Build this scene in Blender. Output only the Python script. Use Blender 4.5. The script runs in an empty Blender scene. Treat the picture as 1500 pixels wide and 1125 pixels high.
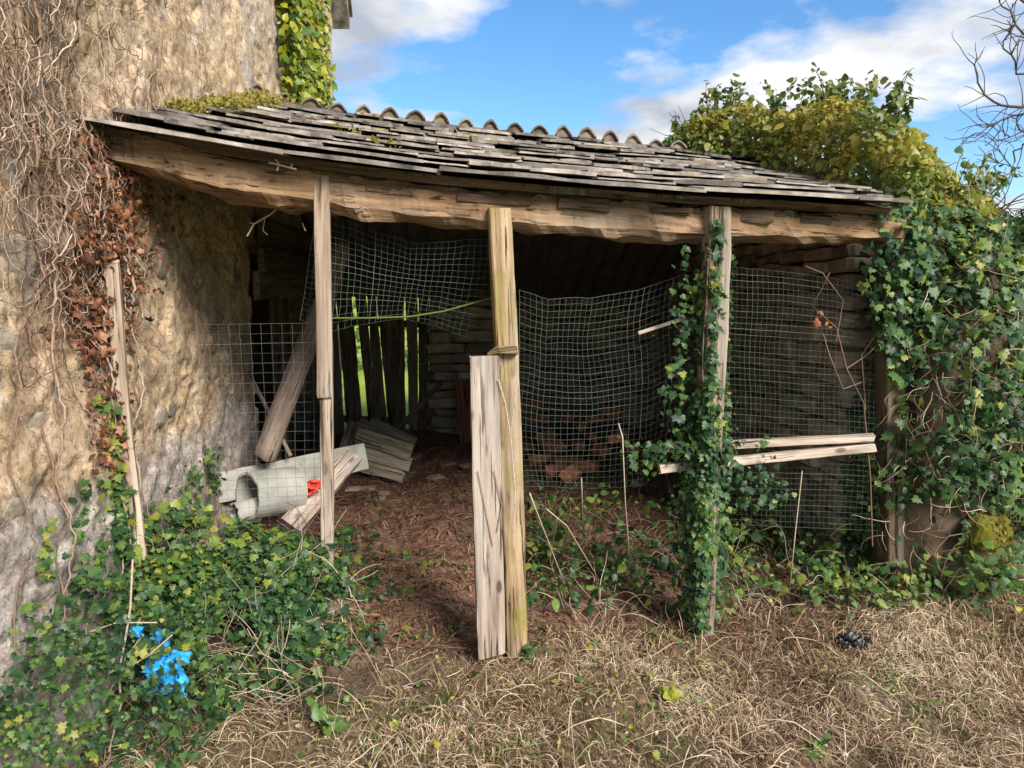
import bpy, math, random
import numpy as np
from mathutils import Vector, Matrix, noise as mnoise

random.seed(7); rng = np.random.default_rng(11)
scene = bpy.context.scene
col = scene.collection
R = math.radians

# ------------------------------------------------------------------ camera, sky, sun, exposure
F = 1050.0; HOR = 430.0; CAMH = 1.6
PITCH = math.atan((562.5 - HOR) / F)
cd = bpy.data.cameras.new('camera'); cam = bpy.data.objects.new('camera', cd); col.objects.link(cam)
cam.location = (0, 0, CAMH); cam.rotation_euler = (R(90) - PITCH, 0, 0)
cd.sensor_width = 36; cd.lens = 36 * F / 1500; cd.clip_start = 0.05; cd.clip_end = 3000
scene.camera = cam
SUN_EL, SUN_AZ = R(35), R(144)      # azimuth measured from +Y towards +X
world = bpy.data.worlds.new('World'); scene.world = world; world.use_nodes = True
wn = world.node_tree; wn.nodes.clear()
def wnode(t, **k):
    n = wn.nodes.new(t)
    for a, b in k.items(): setattr(n, a, b)
    return n
sky = wnode('ShaderNodeTexSky', sky_type='NISHITA', sun_disc=False, sun_elevation=SUN_EL, sun_rotation=SUN_AZ)
sky.air_density = 1.0; sky.dust_density = 0.1; sky.ozone_density = 3.5
bg1 = wnode('ShaderNodeBackground'); bg1.inputs[1].default_value = 0.074
bg2 = wnode('ShaderNodeBackground'); bg2.inputs[1].default_value = 0.385
tc = wnode('ShaderNodeTexCoord'); sep = wnode('ShaderNodeSeparateXYZ')
mx = wnode('ShaderNodeMath', operation='MAXIMUM'); mx.inputs[1].default_value = 0.0
ad = wnode('ShaderNodeMath', operation='ADD'); ad.inputs[1].default_value = 0.16
dx = wnode('ShaderNodeMath', operation='DIVIDE'); dy = wnode('ShaderNodeMath', operation='DIVIDE')
cmb = wnode('ShaderNodeCombineXYZ')
n1 = wnode('ShaderNodeTexNoise'); n1.inputs['Scale'].default_value = 1.0; n1.inputs['Detail'].default_value = 9; n1.inputs['Roughness'].default_value = 0.55
n2 = wnode('ShaderNodeTexNoise'); n2.inputs['Scale'].default_value = 2.3; n2.inputs['Detail'].default_value = 6
mp = wnode('ShaderNodeMapping'); mp.inputs['Location'].default_value = (13.78, -0.1, 0.5)
rp = wnode('ShaderNodeValToRGB'); rp.color_ramp.elements[0].position = 0.435; rp.color_ramp.elements[1].position = 0.525
rc = wnode('ShaderNodeValToRGB'); rc.color_ramp.elements[0].position = 0.36; rc.color_ramp.elements[1].position = 0.58
rc.color_ramp.elements[0].color = (0.46, 0.51, 0.60, 1); rc.color_ramp.elements[1].color = (0.95, 0.96, 0.98, 1)
mixs = wnode('ShaderNodeMixShader'); wo = wnode('ShaderNodeOutputWorld')
L = wn.links.new
L(tc.outputs['Generated'], sep.inputs[0]); L(sep.outputs[2], mx.inputs[0]); L(mx.outputs[0], ad.inputs[0])
L(sep.outputs[0], dx.inputs[0]); L(ad.outputs[0], dx.inputs[1]); L(sep.outputs[1], dy.inputs[0]); L(ad.outputs[0], dy.inputs[1])
L(dx.outputs[0], cmb.inputs[0]); L(dy.outputs[0], cmb.inputs[1]); L(cmb.outputs[0], mp.inputs[0])
L(mp.outputs[0], n1.inputs['Vector']); L(mp.outputs[0], n2.inputs['Vector'])
L(n1.outputs[0], rp.inputs[0]); L(n2.outputs[0], rc.inputs[0])
hsv = wnode('ShaderNodeHueSaturation'); hsv.inputs['Saturation'].default_value = 1.2; L(sky.outputs[0], hsv.inputs['Color']); L(hsv.outputs[0], bg1.inputs[0]); L(rc.outputs[0], bg2.inputs[0])
L(rp.outputs[0], mixs.inputs[0]); L(bg1.outputs[0], mixs.inputs[1]); L(bg2.outputs[0], mixs.inputs[2]); L(mixs.outputs[0], wo.inputs[0])
sd = bpy.data.lights.new('sun', 'SUN'); sun = bpy.data.objects.new('sun', sd); col.objects.link(sun)
sd.energy = 2.5; sd.angle = R(24); sd.color = (1.0, 0.94, 0.85)
sdir = Vector((math.sin(SUN_AZ) * math.cos(SUN_EL), math.cos(SUN_AZ) * math.cos(SUN_EL), math.sin(SUN_EL)))
sun.rotation_euler = sdir.to_track_quat('Z', 'Y').to_euler(); sun.location = (3, -3, 8)
scene.view_settings.view_transform = 'Standard'; scene.view_settings.look = 'None'
scene.view_settings.exposure = 1.5; scene.view_settings.gamma = 1.0

# ------------------------------------------------------------------ geometry helpers
cp, sp = math.cos(PITCH), math.sin(PITCH)
def ray(x, y):                     # view direction of a photo point (1500 x 1125)
    a = (x - 750) / F; b = (562.5 - y) / F
    return Vector((a, cp + b * sp, -sp + b * cp))
def at(x, y, Y):                   # point on that line of sight at distance Y
    d = ray(x, y); return Vector((0, 0, CAMH)) + d * (Y / d.y)
def on_plane(x, y, p, dr):         # on a vertical plane through p along dr
    n = (-dr[1], dr[0]); d = ray(x, y)
    t = (n[0] * p[0] + n[1] * p[1]) / (n[0] * d.x + n[1] * d.y)
    return Vector((0, 0, CAMH)) + d * t
FD = Vector((0.985, 0.174, 0)); FN = Vector((-0.174, 0.985, 0)); P0 = Vector((0.02, 3.12, 0))
HD = Vector((-0.067, 0.998, 0)); HN = Vector((0.998, 0.067, 0)); H0 = Vector((-1.52, 2.85, 0))
UP = Vector((0, 0, 1))
def FP(x, y, off=0.0): return on_plane(x, y, P0 + FN * off, FD)
def HW(x, y): return on_plane(x, y, H0, HD)
def FS(s, z, off=0.0): return P0 + FD * s + FN * off + UP * z

def vhash(ix, iy, iz, seed):
    h = (ix * 374761393 + iy * 668265263 + iz * 2147483647 + seed * 974711) & 0x7fffffff
    h = ((h ^ (h >> 13)) * 1274126177) & 0x7fffffff
    return ((h ^ (h >> 16)) & 0xffff) / 65535.0
def vnoise(p, seed=0):
    p = np.asarray(p, float); i = np.floor(p).astype(np.int64); f = p - i; f = f * f * (3 - 2 * f)
    out = 0
    for a in (0, 1):
        for b in (0, 1):
            for c in (0, 1):
                w = (f[:, 0] if a else 1 - f[:, 0]) * (f[:, 1] if b else 1 - f[:, 1]) * (f[:, 2] if c else 1 - f[:, 2])
                out = out + w * vhash(i[:, 0] + a, i[:, 1] + b, i[:, 2] + c, seed)
    return out - 0.5
def fbm(p, octs=4, seed=0, gain=0.5):
    p = np.asarray(p, float); s = 0; a = 1.0
    for o in range(octs):
        s = s + a * vnoise(p * (2 ** o), seed + o); a *= gain
    return s

def mesh_np(name, verts, faces, mats, tint=None, smooth=False):
    verts = np.asarray(verts, np.float32); faces = np.asarray(faces, np.int32)
    me = bpy.data.meshes.new(name); n, k = faces.shape
    me.vertices.add(len(verts)); me.vertices.foreach_set('co', verts.ravel())
    me.loops.add(n * k); me.loops.foreach_set('vertex_index', faces.ravel())
    me.polygons.add(n); me.polygons.foreach_set('loop_start', np.arange(0, n * k, k, dtype=np.int32))
    if smooth: me.polygons.foreach_set('use_smooth', np.ones(n, bool))
    me.update(calc_edges=True); me.validate()
    if tint is not None:
        at_ = me.attributes.new('tint', 'FLOAT', 'POINT'); at_.data.foreach_set('value', np.asarray(tint, np.float32))
    for m in (mats if isinstance(mats, (list, tuple)) else [mats]): me.materials.append(m)
    return me
def mesh_py(name, verts, faces, mat, smooth=False):
    me = bpy.data.meshes.new(name); me.from_pydata([tuple(v) for v in verts], [], faces); me.materials.append(mat)
    if smooth:
        for p in me.polygons: p.use_smooth = True
    me.update(); return me

WM = {}                                    # world matrix of every object made
def link(name, data, parent=None, M=None, label=None, cat=None, group=None, kind=None):
    o = bpy.data.objects.new(name, data); col.objects.link(o)
    M = M.copy() if M is not None else Matrix()
    WM[o.name] = M
    if parent is not None:
        o.parent = parent; o.matrix_parent_inverse = WM[parent.name].inverted()
    o.matrix_basis = M
    if label: o['label'] = label
    if cat: o['category'] = cat
    if group: o['group'] = group
    if kind: o['kind'] = kind
    return o
def thing(name, label, cat, loc, group=None):
    return link(name, None, None, Matrix.Translation(Vector(loc)), label, cat, group)

def frame(z, y_hint):
    z = z.normalized(); y = (y_hint - z * y_hint.dot(z)).normalized(); x = y.cross(z)
    return Matrix(((x.x, y.x, z.x), (x.y, y.y, z.y), (x.z, y.z, z.z)))
RECT = lambda c=0.12: [(-1 + c, -1), (1 - c, -1), (1, -1 + c), (1, 1 - c), (1 - c, 1), (-1 + c, 1), (-1, 1 - c), (-1, -1 + c)]
ROUND = lambda n=14: [(math.cos(2 * math.pi * k / n), math.sin(2 * math.pi * k / n)) for k in range(n)]
def sweep(name, path, hw, ht, mat, parent=None, face=Vector((0, -1, 0)), prof=None, rough=0.03, segs=None, scale=None, smooth=False, seed=None, endcut=0.0, **kw):
    """A timber, log or board: the profile swept along path; its own Z runs along the grain."""
    path = [Vector(p) for p in path]
    rot = frame(path[-1] - path[0], -face); M = Matrix.Translation(path[0]) @ rot.to_4x4(); Mi = M.inverted()
    prof = prof or RECT()
    loc = [Mi @ p for p in path]
    seed = random.random() * 100 if seed is None else seed
    n = segs or max(6, int((path[-1] - path[0]).length / 0.06))
    T = np.linspace(0, 1, n + 1); lp = np.linspace(0, 1, len(loc))
    V = []; Fc = []; k = len(prof)
    for i, t in enumerate(T):
        c = Vector([float(np.interp(t, lp, [q[a] for q in loc])) for a in range(3)])
        s = 1.0 if scale is None else float(np.interp(t, np.linspace(0, 1, len(scale)), scale))
        for j, (px, py) in enumerate(prof):
            nz = mnoise.noise(Vector((px * 1.3 + seed, py * 1.3, c.z * 5))) + 0.6 * mnoise.noise(Vector((px * 3 + seed, py * 3, c.z * 13)))
            q = 1 + rough * nz * 1.6
            zc = c.z
            if i in (0, n): zc += endcut * mnoise.noise(Vector((px * 2 + seed, py * 2, i)))
            V.append((c.x + px * hw * s * q, c.y + py * ht * s * q, zc))
    for i in range(n):
        for j in range(k):
            a = i * k + j; b = i * k + (j + 1) % k
            Fc.append((a, b, b + k, a + k))
    Fc.append(tuple(range(k - 1, -1, -1))); Fc.append(tuple(n * k + j for j in range(k)))
    me = mesh_py(name, V, Fc, mat, smooth)
    return link(name, me, parent, M, **kw)

def tubes_mesh(name, lines, radii, mat, sides=4, tint=None):
    V = []; Fc = []; base = 0; T = []
    ang = np.arange(sides) * 2 * np.pi / sides
    for li, (ln, r) in enumerate(zip(lines, radii)):
        p = np.asarray(ln, float); n = len(p)
        if n < 2: continue
        d = np.gradient(p, axis=0); d /= np.linalg.norm(d, axis=1)[:, None] + 1e-9
        h = np.where(np.abs(d[:, 2:3]) > 0.9, np.array([[1., 0, 0]]), np.array([[0, 0, 1.]]))
        x = np.cross(d, h); x /= np.linalg.norm(x, axis=1)[:, None] + 1e-9; y = np.cross(d, x)
        rr = np.broadcast_to(np.asarray(r, float), (n,))
        ring = p[:, None, :] + rr[:, None, None] * (np.cos(ang)[None, :, None] * x[:, None, :] + np.sin(ang)[None, :, None] * y[:, None, :])
        V.append(ring.reshape(-1, 3))
        i = np.arange(n - 1)[:, None] * sides; j = np.arange(sides)[None, :]
        a = base + i + j; b = base + i + (j + 1) % sides
        Fc.append(np.stack([a, b, b + sides, a + sides], -1).reshape(-1, 4))
        T.append(np.full(n * sides, rng.random() if tint is None else tint[li])); base += n * sides
    return mesh_np(name, np.concatenate(V), np.concatenate(Fc), mat, np.concatenate(T), True)

# ------------------------------------------------------------------ materials
def newmat(name):
    m = bpy.data.materials.new(name); m.use_nodes = True; nt = m.node_tree; nt.nodes.clear()
    out = nt.nodes.new('ShaderNodeOutputMaterial'); b = nt.nodes.new('ShaderNodeBsdfPrincipled'); nt.links.new(b.outputs[0], out.inputs[0])
    b.inputs['Specular IOR Level'].default_value = 0.3
    return m, nt, b, out
def N(nt, t, inp=None, **k):
    n = nt.nodes.new(t)
    for a, v in k.items(): setattr(n, a, v)
    for a, v in (inp or {}).items(): n.inputs[a].default_value = v
    return n
def ramp(nt, fac, stops):
    r = nt.nodes.new('ShaderNodeValToRGB'); e = r.color_ramp.elements
    while len(e) < len(stops): e.new(0.5)
    for i, (p, c) in enumerate(stops):
        e[i].position = p; e[i].color = (*c, 1) if len(c) == 3 else c
    nt.links.new(fac, r.inputs[0]); return r.outputs[0]
def nz(nt, vec, scale, detail=5, rough=0.55, dist=0.0):
    n = N(nt, 'ShaderNodeTexNoise', {'Scale': scale, 'Detail': detail, 'Roughness': rough, 'Distortion': dist}); nt.links.new(vec, n.inputs['Vector']); return n.outputs['Fac']
def mixc(nt, fac, a, b, mode='MIX'):
    m = N(nt, 'ShaderNodeMix', data_type='RGBA', blend_type=mode)
    for s, v in ((0, fac), (6, a), (7, b)):
        if hasattr(v, 'links') or hasattr(v, 'is_linked'): nt.links.new(v, m.inputs[s])
        elif s == 0: m.inputs[0].default_value = v
        else: m.inputs[s].default_value = (*v, 1)
    return m.outputs[2]
def mapping(nt, vec, scale=(1, 1, 1), loc=None):
    m = N(nt, 'ShaderNodeMapping'); m.inputs['Scale'].default_value = scale; nt.links.new(vec, m.inputs['Vector'])
    if loc is not None: nt.links.new(loc, m.inputs['Location'])
    return m.outputs[0]
def bump(nt, b, h, strength=0.4, dist=0.01):
    bp = N(nt, 'ShaderNodeBump', {'Strength': strength, 'Distance': dist}); nt.links.new(h, bp.inputs['Height']); nt.links.new(bp.outputs[0], b.inputs['Normal'])
def objrand_vec(nt):
    oi = N(nt, 'ShaderNodeObjectInfo'); mm = N(nt, 'ShaderNodeMath', {1: 37.0}, operation='MULTIPLY'); nt.links.new(oi.outputs['Random'], mm.inputs[0])
    c = N(nt, 'ShaderNodeCombineXYZ')
    for i in range(3): nt.links.new(mm.outputs[0], c.inputs[i])
    return c.outputs[0], oi.outputs['Random']

def wood(name, dark, mid, light, moss=0.0, mosscol=(0.13, 0.13, 0.025), stain=0.5, fine=1.0):
    m, nt, b, out = newmat(name)
    tc = N(nt, 'ShaderNodeTexCoord'); ov, rnd = objrand_vec(nt)
    v = mapping(nt, tc.outputs['Object'], (1, 1, 1), ov)
    g = nz(nt, mapping(nt, v, (30 * fine, 30 * fine, 1.6)), 1.0, 6, 0.6, 0.6)
    c = ramp(nt, g, [(0.30, dark), (0.5, mid), (0.68, light)])
    crk = nz(nt, mapping(nt, v, (75, 75, 2.6)), 1.0, 4, 0.6, 0.3)
    cm = ramp(nt, crk, [(0.40, (1, 1, 1)), (0.44, (0, 0, 0))])
    c = mixc(nt, cm, c, tuple(x * 0.25 for x in dark))
    st = ramp(nt, nz(nt, v, 4.0, 5), [(0.42, (0, 0, 0)), (0.65, (1, 1, 1))])
    sm = N(nt, 'ShaderNodeMath', {1: stain}, operation='MULTIPLY'); nt.links.new(st, sm.inputs[0])
    c = mixc(nt, sm.outputs[0], c, tuple(x * 0.55 for x in mid))
    kn = N(nt, 'ShaderNodeTexVoronoi', {'Scale': 1.0}); nt.links.new(mapping(nt, v, (11, 11, 4.5)), kn.inputs['Vector'])
    c = mixc(nt, ramp(nt, kn.outputs['Distance'], [(0.09, (0.85, 0.85, 0.85)), (0.17, (0, 0, 0))]), c, tuple(x * 0.4 for x in dark))
    gw = ramp(nt, nz(nt, mapping(nt, v, (6, 6, 1.1)), 1.0, 5), [(0.46, (0, 0, 0)), (0.62, (0.38, 0.38, 0.38))])
    c = mixc(nt, gw, c, tuple(0.5 * x + 0.5 * sum(light) / 3 for x in light))
    if moss > 0:
        mo = ramp(nt, nz(nt, v, 3.1, 6, 0.65), [(0.62 - 0.3 * moss, (0, 0, 0)), (0.78 - 0.3 * moss, (0.85, 0.85, 0.85))])
        c = mixc(nt, mo, c, mosscol)
    hs = N(nt, 'ShaderNodeHueSaturation'); mr = N(nt, 'ShaderNodeMapRange', {3: 0.8, 4: 1.2}); nt.links.new(rnd, mr.inputs[0]); nt.links.new(mr.outputs[0], hs.inputs['Value']); nt.links.new(c, hs.inputs['Color'])
    nt.links.new(hs.outputs[0], b.inputs['Base Color']); b.inputs['Roughness'].default_value = 0.85
    h = mixc(nt, 0.5, g, crk); bump(nt, b, h, 0.8, 0.012)
    return m

M_post = wood('weathered_post_wood', (0.12, 0.08, 0.052), (0.34, 0.255, 0.185), (0.5, 0.41, 0.32), 0.0, stain=0.35)
M_postmoss = wood('mossy_post_wood', (0.13, 0.075, 0.035), (0.31, 0.215, 0.12), (0.44, 0.335, 0.21), 0.42, (0.19, 0.17, 0.03), 0.4)
M_greyboard = wood('grey_board_wood', (0.12, 0.085, 0.065), (0.3, 0.235, 0.185), (0.43, 0.36, 0.3), 0.0, stain=0.3)
M_beam = wood('hewn_beam_wood', (0.08, 0.042, 0.02), (0.25, 0.15, 0.078), (0.38, 0.255, 0.145), 0.0, stain=0.7, fine=0.7)
M_pack = wood('packing_wood', (0.04, 0.024, 0.014), (0.105, 0.066, 0.04), (0.18, 0.12, 0.078), 0.0, stain=0.6)
M_dark = wood('old_dark_wood', (0.055, 0.037, 0.025), (0.16, 0.112, 0.076), (0.25, 0.185, 0.13), 0.1, stain=0.6)
M_log = wood('bare_log_wood', (0.13, 0.09, 0.065), (0.32, 0.235, 0.18), (0.46, 0.35, 0.28), 0.0, stain=0.5, fine=0.5)
M_pale = wood('pale_board_wood', (0.22, 0.16, 0.12), (0.46, 0.37, 0.29), (0.6, 0.5, 0.41), 0.0, stain=0.3)
M_crate = wood('crate_wood', (0.16, 0.12, 0.08), (0.38, 0.31, 0.215), (0.52, 0.44, 0.32), 0.18, (0.12, 0.13, 0.03), 0.4)
M_redboard = wood('reddish_board_wood', (0.1, 0.04, 0.022), (0.24, 0.11, 0.06), (0.3, 0.16, 0.09), 0.0)

def tintmat(name, stops, rough=0.5, trans=0.25, spec=0.35, var=0.0):
    m, nt, b, out = newmat(name)
    a = N(nt, 'ShaderNodeAttribute', attribute_name='tint')
    c = ramp(nt, a.outputs['Fac'], stops)
    if var:
        tc = N(nt, 'ShaderNodeTexCoord'); g = N(nt, 'ShaderNodeNewGeometry')
        v = ramp(nt, nz(nt, g.outputs['Position'], 90, 3), [(0.3, (1 - var,) * 3), (0.7, (1 + 0 * var,) * 3)])
        c = mixc(nt, 1.0, c, v, 'MULTIPLY')
    nt.links.new(c, b.inputs['Base Color']); b.inputs['Roughness'].default_value = rough; b.inputs['Specular IOR Level'].default_value = spec
    if trans:
        t = N(nt, 'ShaderNodeBsdfTranslucent'); nt.links.new(c, t.inputs[0]); ms = N(nt, 'ShaderNodeMixShader', {0: trans})
        nt.links.new(b.outputs[0], ms.inputs[1]); nt.links.new(t.outputs[0], ms.inputs[2]); nt.links.new(ms.outputs[0], out.inputs[0])
    return m
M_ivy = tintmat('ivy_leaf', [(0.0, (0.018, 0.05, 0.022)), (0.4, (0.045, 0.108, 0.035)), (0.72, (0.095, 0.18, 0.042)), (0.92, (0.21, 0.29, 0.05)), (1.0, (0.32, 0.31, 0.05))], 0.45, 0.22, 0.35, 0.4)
M_bush = tintmat('bush_leaf', [(0.0, (0.05, 0.105, 0.028)), (0.4, (0.14, 0.2, 0.035)), (0.75, (0.28, 0.29, 0.04)), (1.0, (0.46, 0.38, 0.055))], 0.42, 0.4, 0.45, 0.3)
M_yivy = tintmat('yellow_ivy_leaf', [(0.0, (0.05, 0.12, 0.02)), (0.4, (0.15, 0.22, 0.02)), (0.75, (0.34, 0.34, 0.02)), (1.0, (0.5, 0.42, 0.03))], 0.42, 0.3, 0.45, 0.3)
M_weed = tintmat('weed_leaf', [(0.0, (0.06, 0.13, 0.03)), (0.5, (0.12, 0.22, 0.045)), (0.85, (0.22, 0.3, 0.06)), (1.0, (0.45, 0.42, 0.04))], 0.45, 0.3, 0.4, 0.3)
M_dead = tintmat('dead_leaf', [(0.0, (0.06, 0.025, 0.016)), (0.5, (0.2, 0.075, 0.036)), (0.85, (0.34, 0.14, 0.065)), (1.0, (0.5, 0.27, 0.15))], 0.7, 0.15, 0.3, 0.4)
M_vine = tintmat('dry_vine', [(0.0, (0.14, 0.07, 0.045)), (0.3, (0.34, 0.22, 0.15)), (1.0, (0.66, 0.54, 0.42))], 0.8, 0, 0.2, 0.4)
M_straw = tintmat('dry_straw', [(0.0, (0.10, 0.055, 0.034)), (0.35, (0.3, 0.19, 0.112)), (0.7, (0.5, 0.36, 0.225)), (1.0, (0.7, 0.57, 0.4))], 0.7, 0.15, 0.25, 0.3)
M_litter = tintmat('floor_litter', [(0.0, (0.06, 0.03, 0.02)), (0.5, (0.2, 0.095, 0.055)), (1.0, (0.36, 0.21, 0.14))], 0.8, 0.0, 0.2, 0.3)
M_grass = tintmat('green_grass', [(0.0, (0.07, 0.11, 0.02)), (0.6, (0.16, 0.2, 0.04)), (1.0, (0.32, 0.31, 0.07))], 0.5, 0.3, 0.3)
M_stem = tintmat('ivy_stem', [(0, (0.1, 0.065, 0.045)), (1, (0.36, 0.27, 0.18))], 0.85, 0, 0.2)
M_bark = tintmat('bare_branch_bark', [(0, (0.07, 0.05, 0.045)), (1, (0.13, 0.1, 0.09))], 0.85, 0, 0.2)
M_moss = tintmat('moss_tuft', [(0, (0.07, 0.075, 0.012)), (0.6, (0.19, 0.17, 0.03)), (1, (0.3, 0.22, 0.07))], 0.9, 0.1, 0.1)
M_netg = tintmat('green_plastic_net', [(0, (0.022, 0.045, 0.033)), (0.6, (0.105, 0.155, 0.122)), (1, (0.22, 0.27, 0.23))], 0.4, 0, 0.5)
M_wire = tintmat('grey_wire', [(0, (0.06, 0.06, 0.06)), (1, (0.19, 0.2, 0.2))], 0.45, 0, 0.5)

def solid(name, stops, scale=8, rough=0.8, bumpd=0.006, coord='Object', rnd=0.25, fine=60, spec=0.3, moss=None):
    m, nt, b, out = newmat(name); tc = N(nt, 'ShaderNodeTexCoord'); ov, r = objrand_vec(nt)
    src = N(nt, 'ShaderNodeNewGeometry').outputs['Position'] if coord == 'World' else tc.outputs[coord]
    v = mapping(nt, src, (1, 1, 1), ov)
    f = nz(nt, v, scale, 7, 0.62); c = ramp(nt, f, stops)
    if moss:
        lo, mc = moss; mo = ramp(nt, nz(nt, v, scale * 0.6, 6, 0.7), [(lo, (0, 0, 0)), (lo + 0.1, (0.9, 0.9, 0.9))]); c = mixc(nt, mo, c, mc)
    hs = N(nt, 'ShaderNodeHueSaturation'); mr = N(nt, 'ShaderNodeMapRange', {3: 1 - rnd, 4: 1 + rnd}); nt.links.new(r, mr.inputs[0]); nt.links.new(mr.outputs[0], hs.inputs['Value']); nt.links.new(c, hs.inputs['Color'])
    nt.links.new(hs.outputs[0], b.inputs['Base Color']); b.inputs['Roughness'].default_value = rough; b.inputs['Specular IOR Level'].default_value = spec
    bump(nt, b, mixc(nt, 0.4, f, nz(nt, v, fine, 5, 0.6)), 0.7, bumpd); return m
M_slate = solid('roof_slate', [(0.32, (0.045, 0.038, 0.032)), (0.45, (0.125, 0.104, 0.086)), (0.57, (0.215, 0.185, 0.155)), (0.72, (0.34, 0.3, 0.255))], 9, 0.6, 0.008, rnd=0.55, spec=0.45, moss=(0.565, (0.19, 0.15, 0.045)), coord='World')
M_stone = solid('drystone', [(0.3, (0.12, 0.098, 0.07)), (0.5, (0.31, 0.255, 0.19)), (0.7, (0.45, 0.385, 0.3))], 7, 0.9, 0.012, rnd=0.35, coord='World')
M_mortar = solid('wall_core', [(0.3, (0.05, 0.04, 0.03)), (0.7, (0.11, 0.09, 0.07))], 8, 0.95, 0.01)
M_tile = solid('ridge_tile_clay', [(0.3, (0.06, 0.045, 0.033)), (0.5, (0.15, 0.115, 0.085)), (0.7, (0.27, 0.22, 0.175))], 10, 0.9, 0.008, rnd=0.3, moss=(0.54, (0.19, 0.16, 0.035)), coord='World')
M_sheet = solid('fibre_cement_sheet', [(0.3, (0.11, 0.095, 0.08)), (0.7, (0.22, 0.2, 0.18))], 5, 0.9, 0.004)
M_pipe = solid('fibre_cement_pipe', [(0.3, (0.26, 0.25, 0.2)), (0.55, (0.42, 0.41, 0.36)), (0.75, (0.52, 0.51, 0.46))], 7, 0.8, 0.003, rnd=0.1, moss=(0.62, (0.24, 0.23, 0.08)))
M_brick = solid('red_brick', [(0.3, (0.28, 0.1, 0.055)), (0.55, (0.48, 0.19, 0.105)), (0.75, (0.58, 0.32, 0.21))], 12, 0.9, 0.006, rnd=0.35, coord='World')
M_earth = solid('bank_earth', [(0.3, (0.06, 0.042, 0.026)), (0.55, (0.15, 0.11, 0.07)), (0.75, (0.26, 0.2, 0.13))], 6, 0.95, 0.02)
M_red = solid('red_plastic', [(0.3, (0.4, 0.03, 0.02)), (0.7, (0.6, 0.07, 0.04))], 9, 0.4, 0.002)
M_blue = solid('blue_plastic_bag', [(0.3, (0.015, 0.2, 0.5)), (0.6, (0.03, 0.36, 0.72)), (0.8, (0.16, 0.5, 0.78))], 14, 0.4, 0.006, rnd=0.1)
M_black = solid('black_plastic', [(0.3, (0.008, 0.008, 0.01)), (0.7, (0.03, 0.03, 0.035))], 9, 0.35, 0.004)

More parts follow.
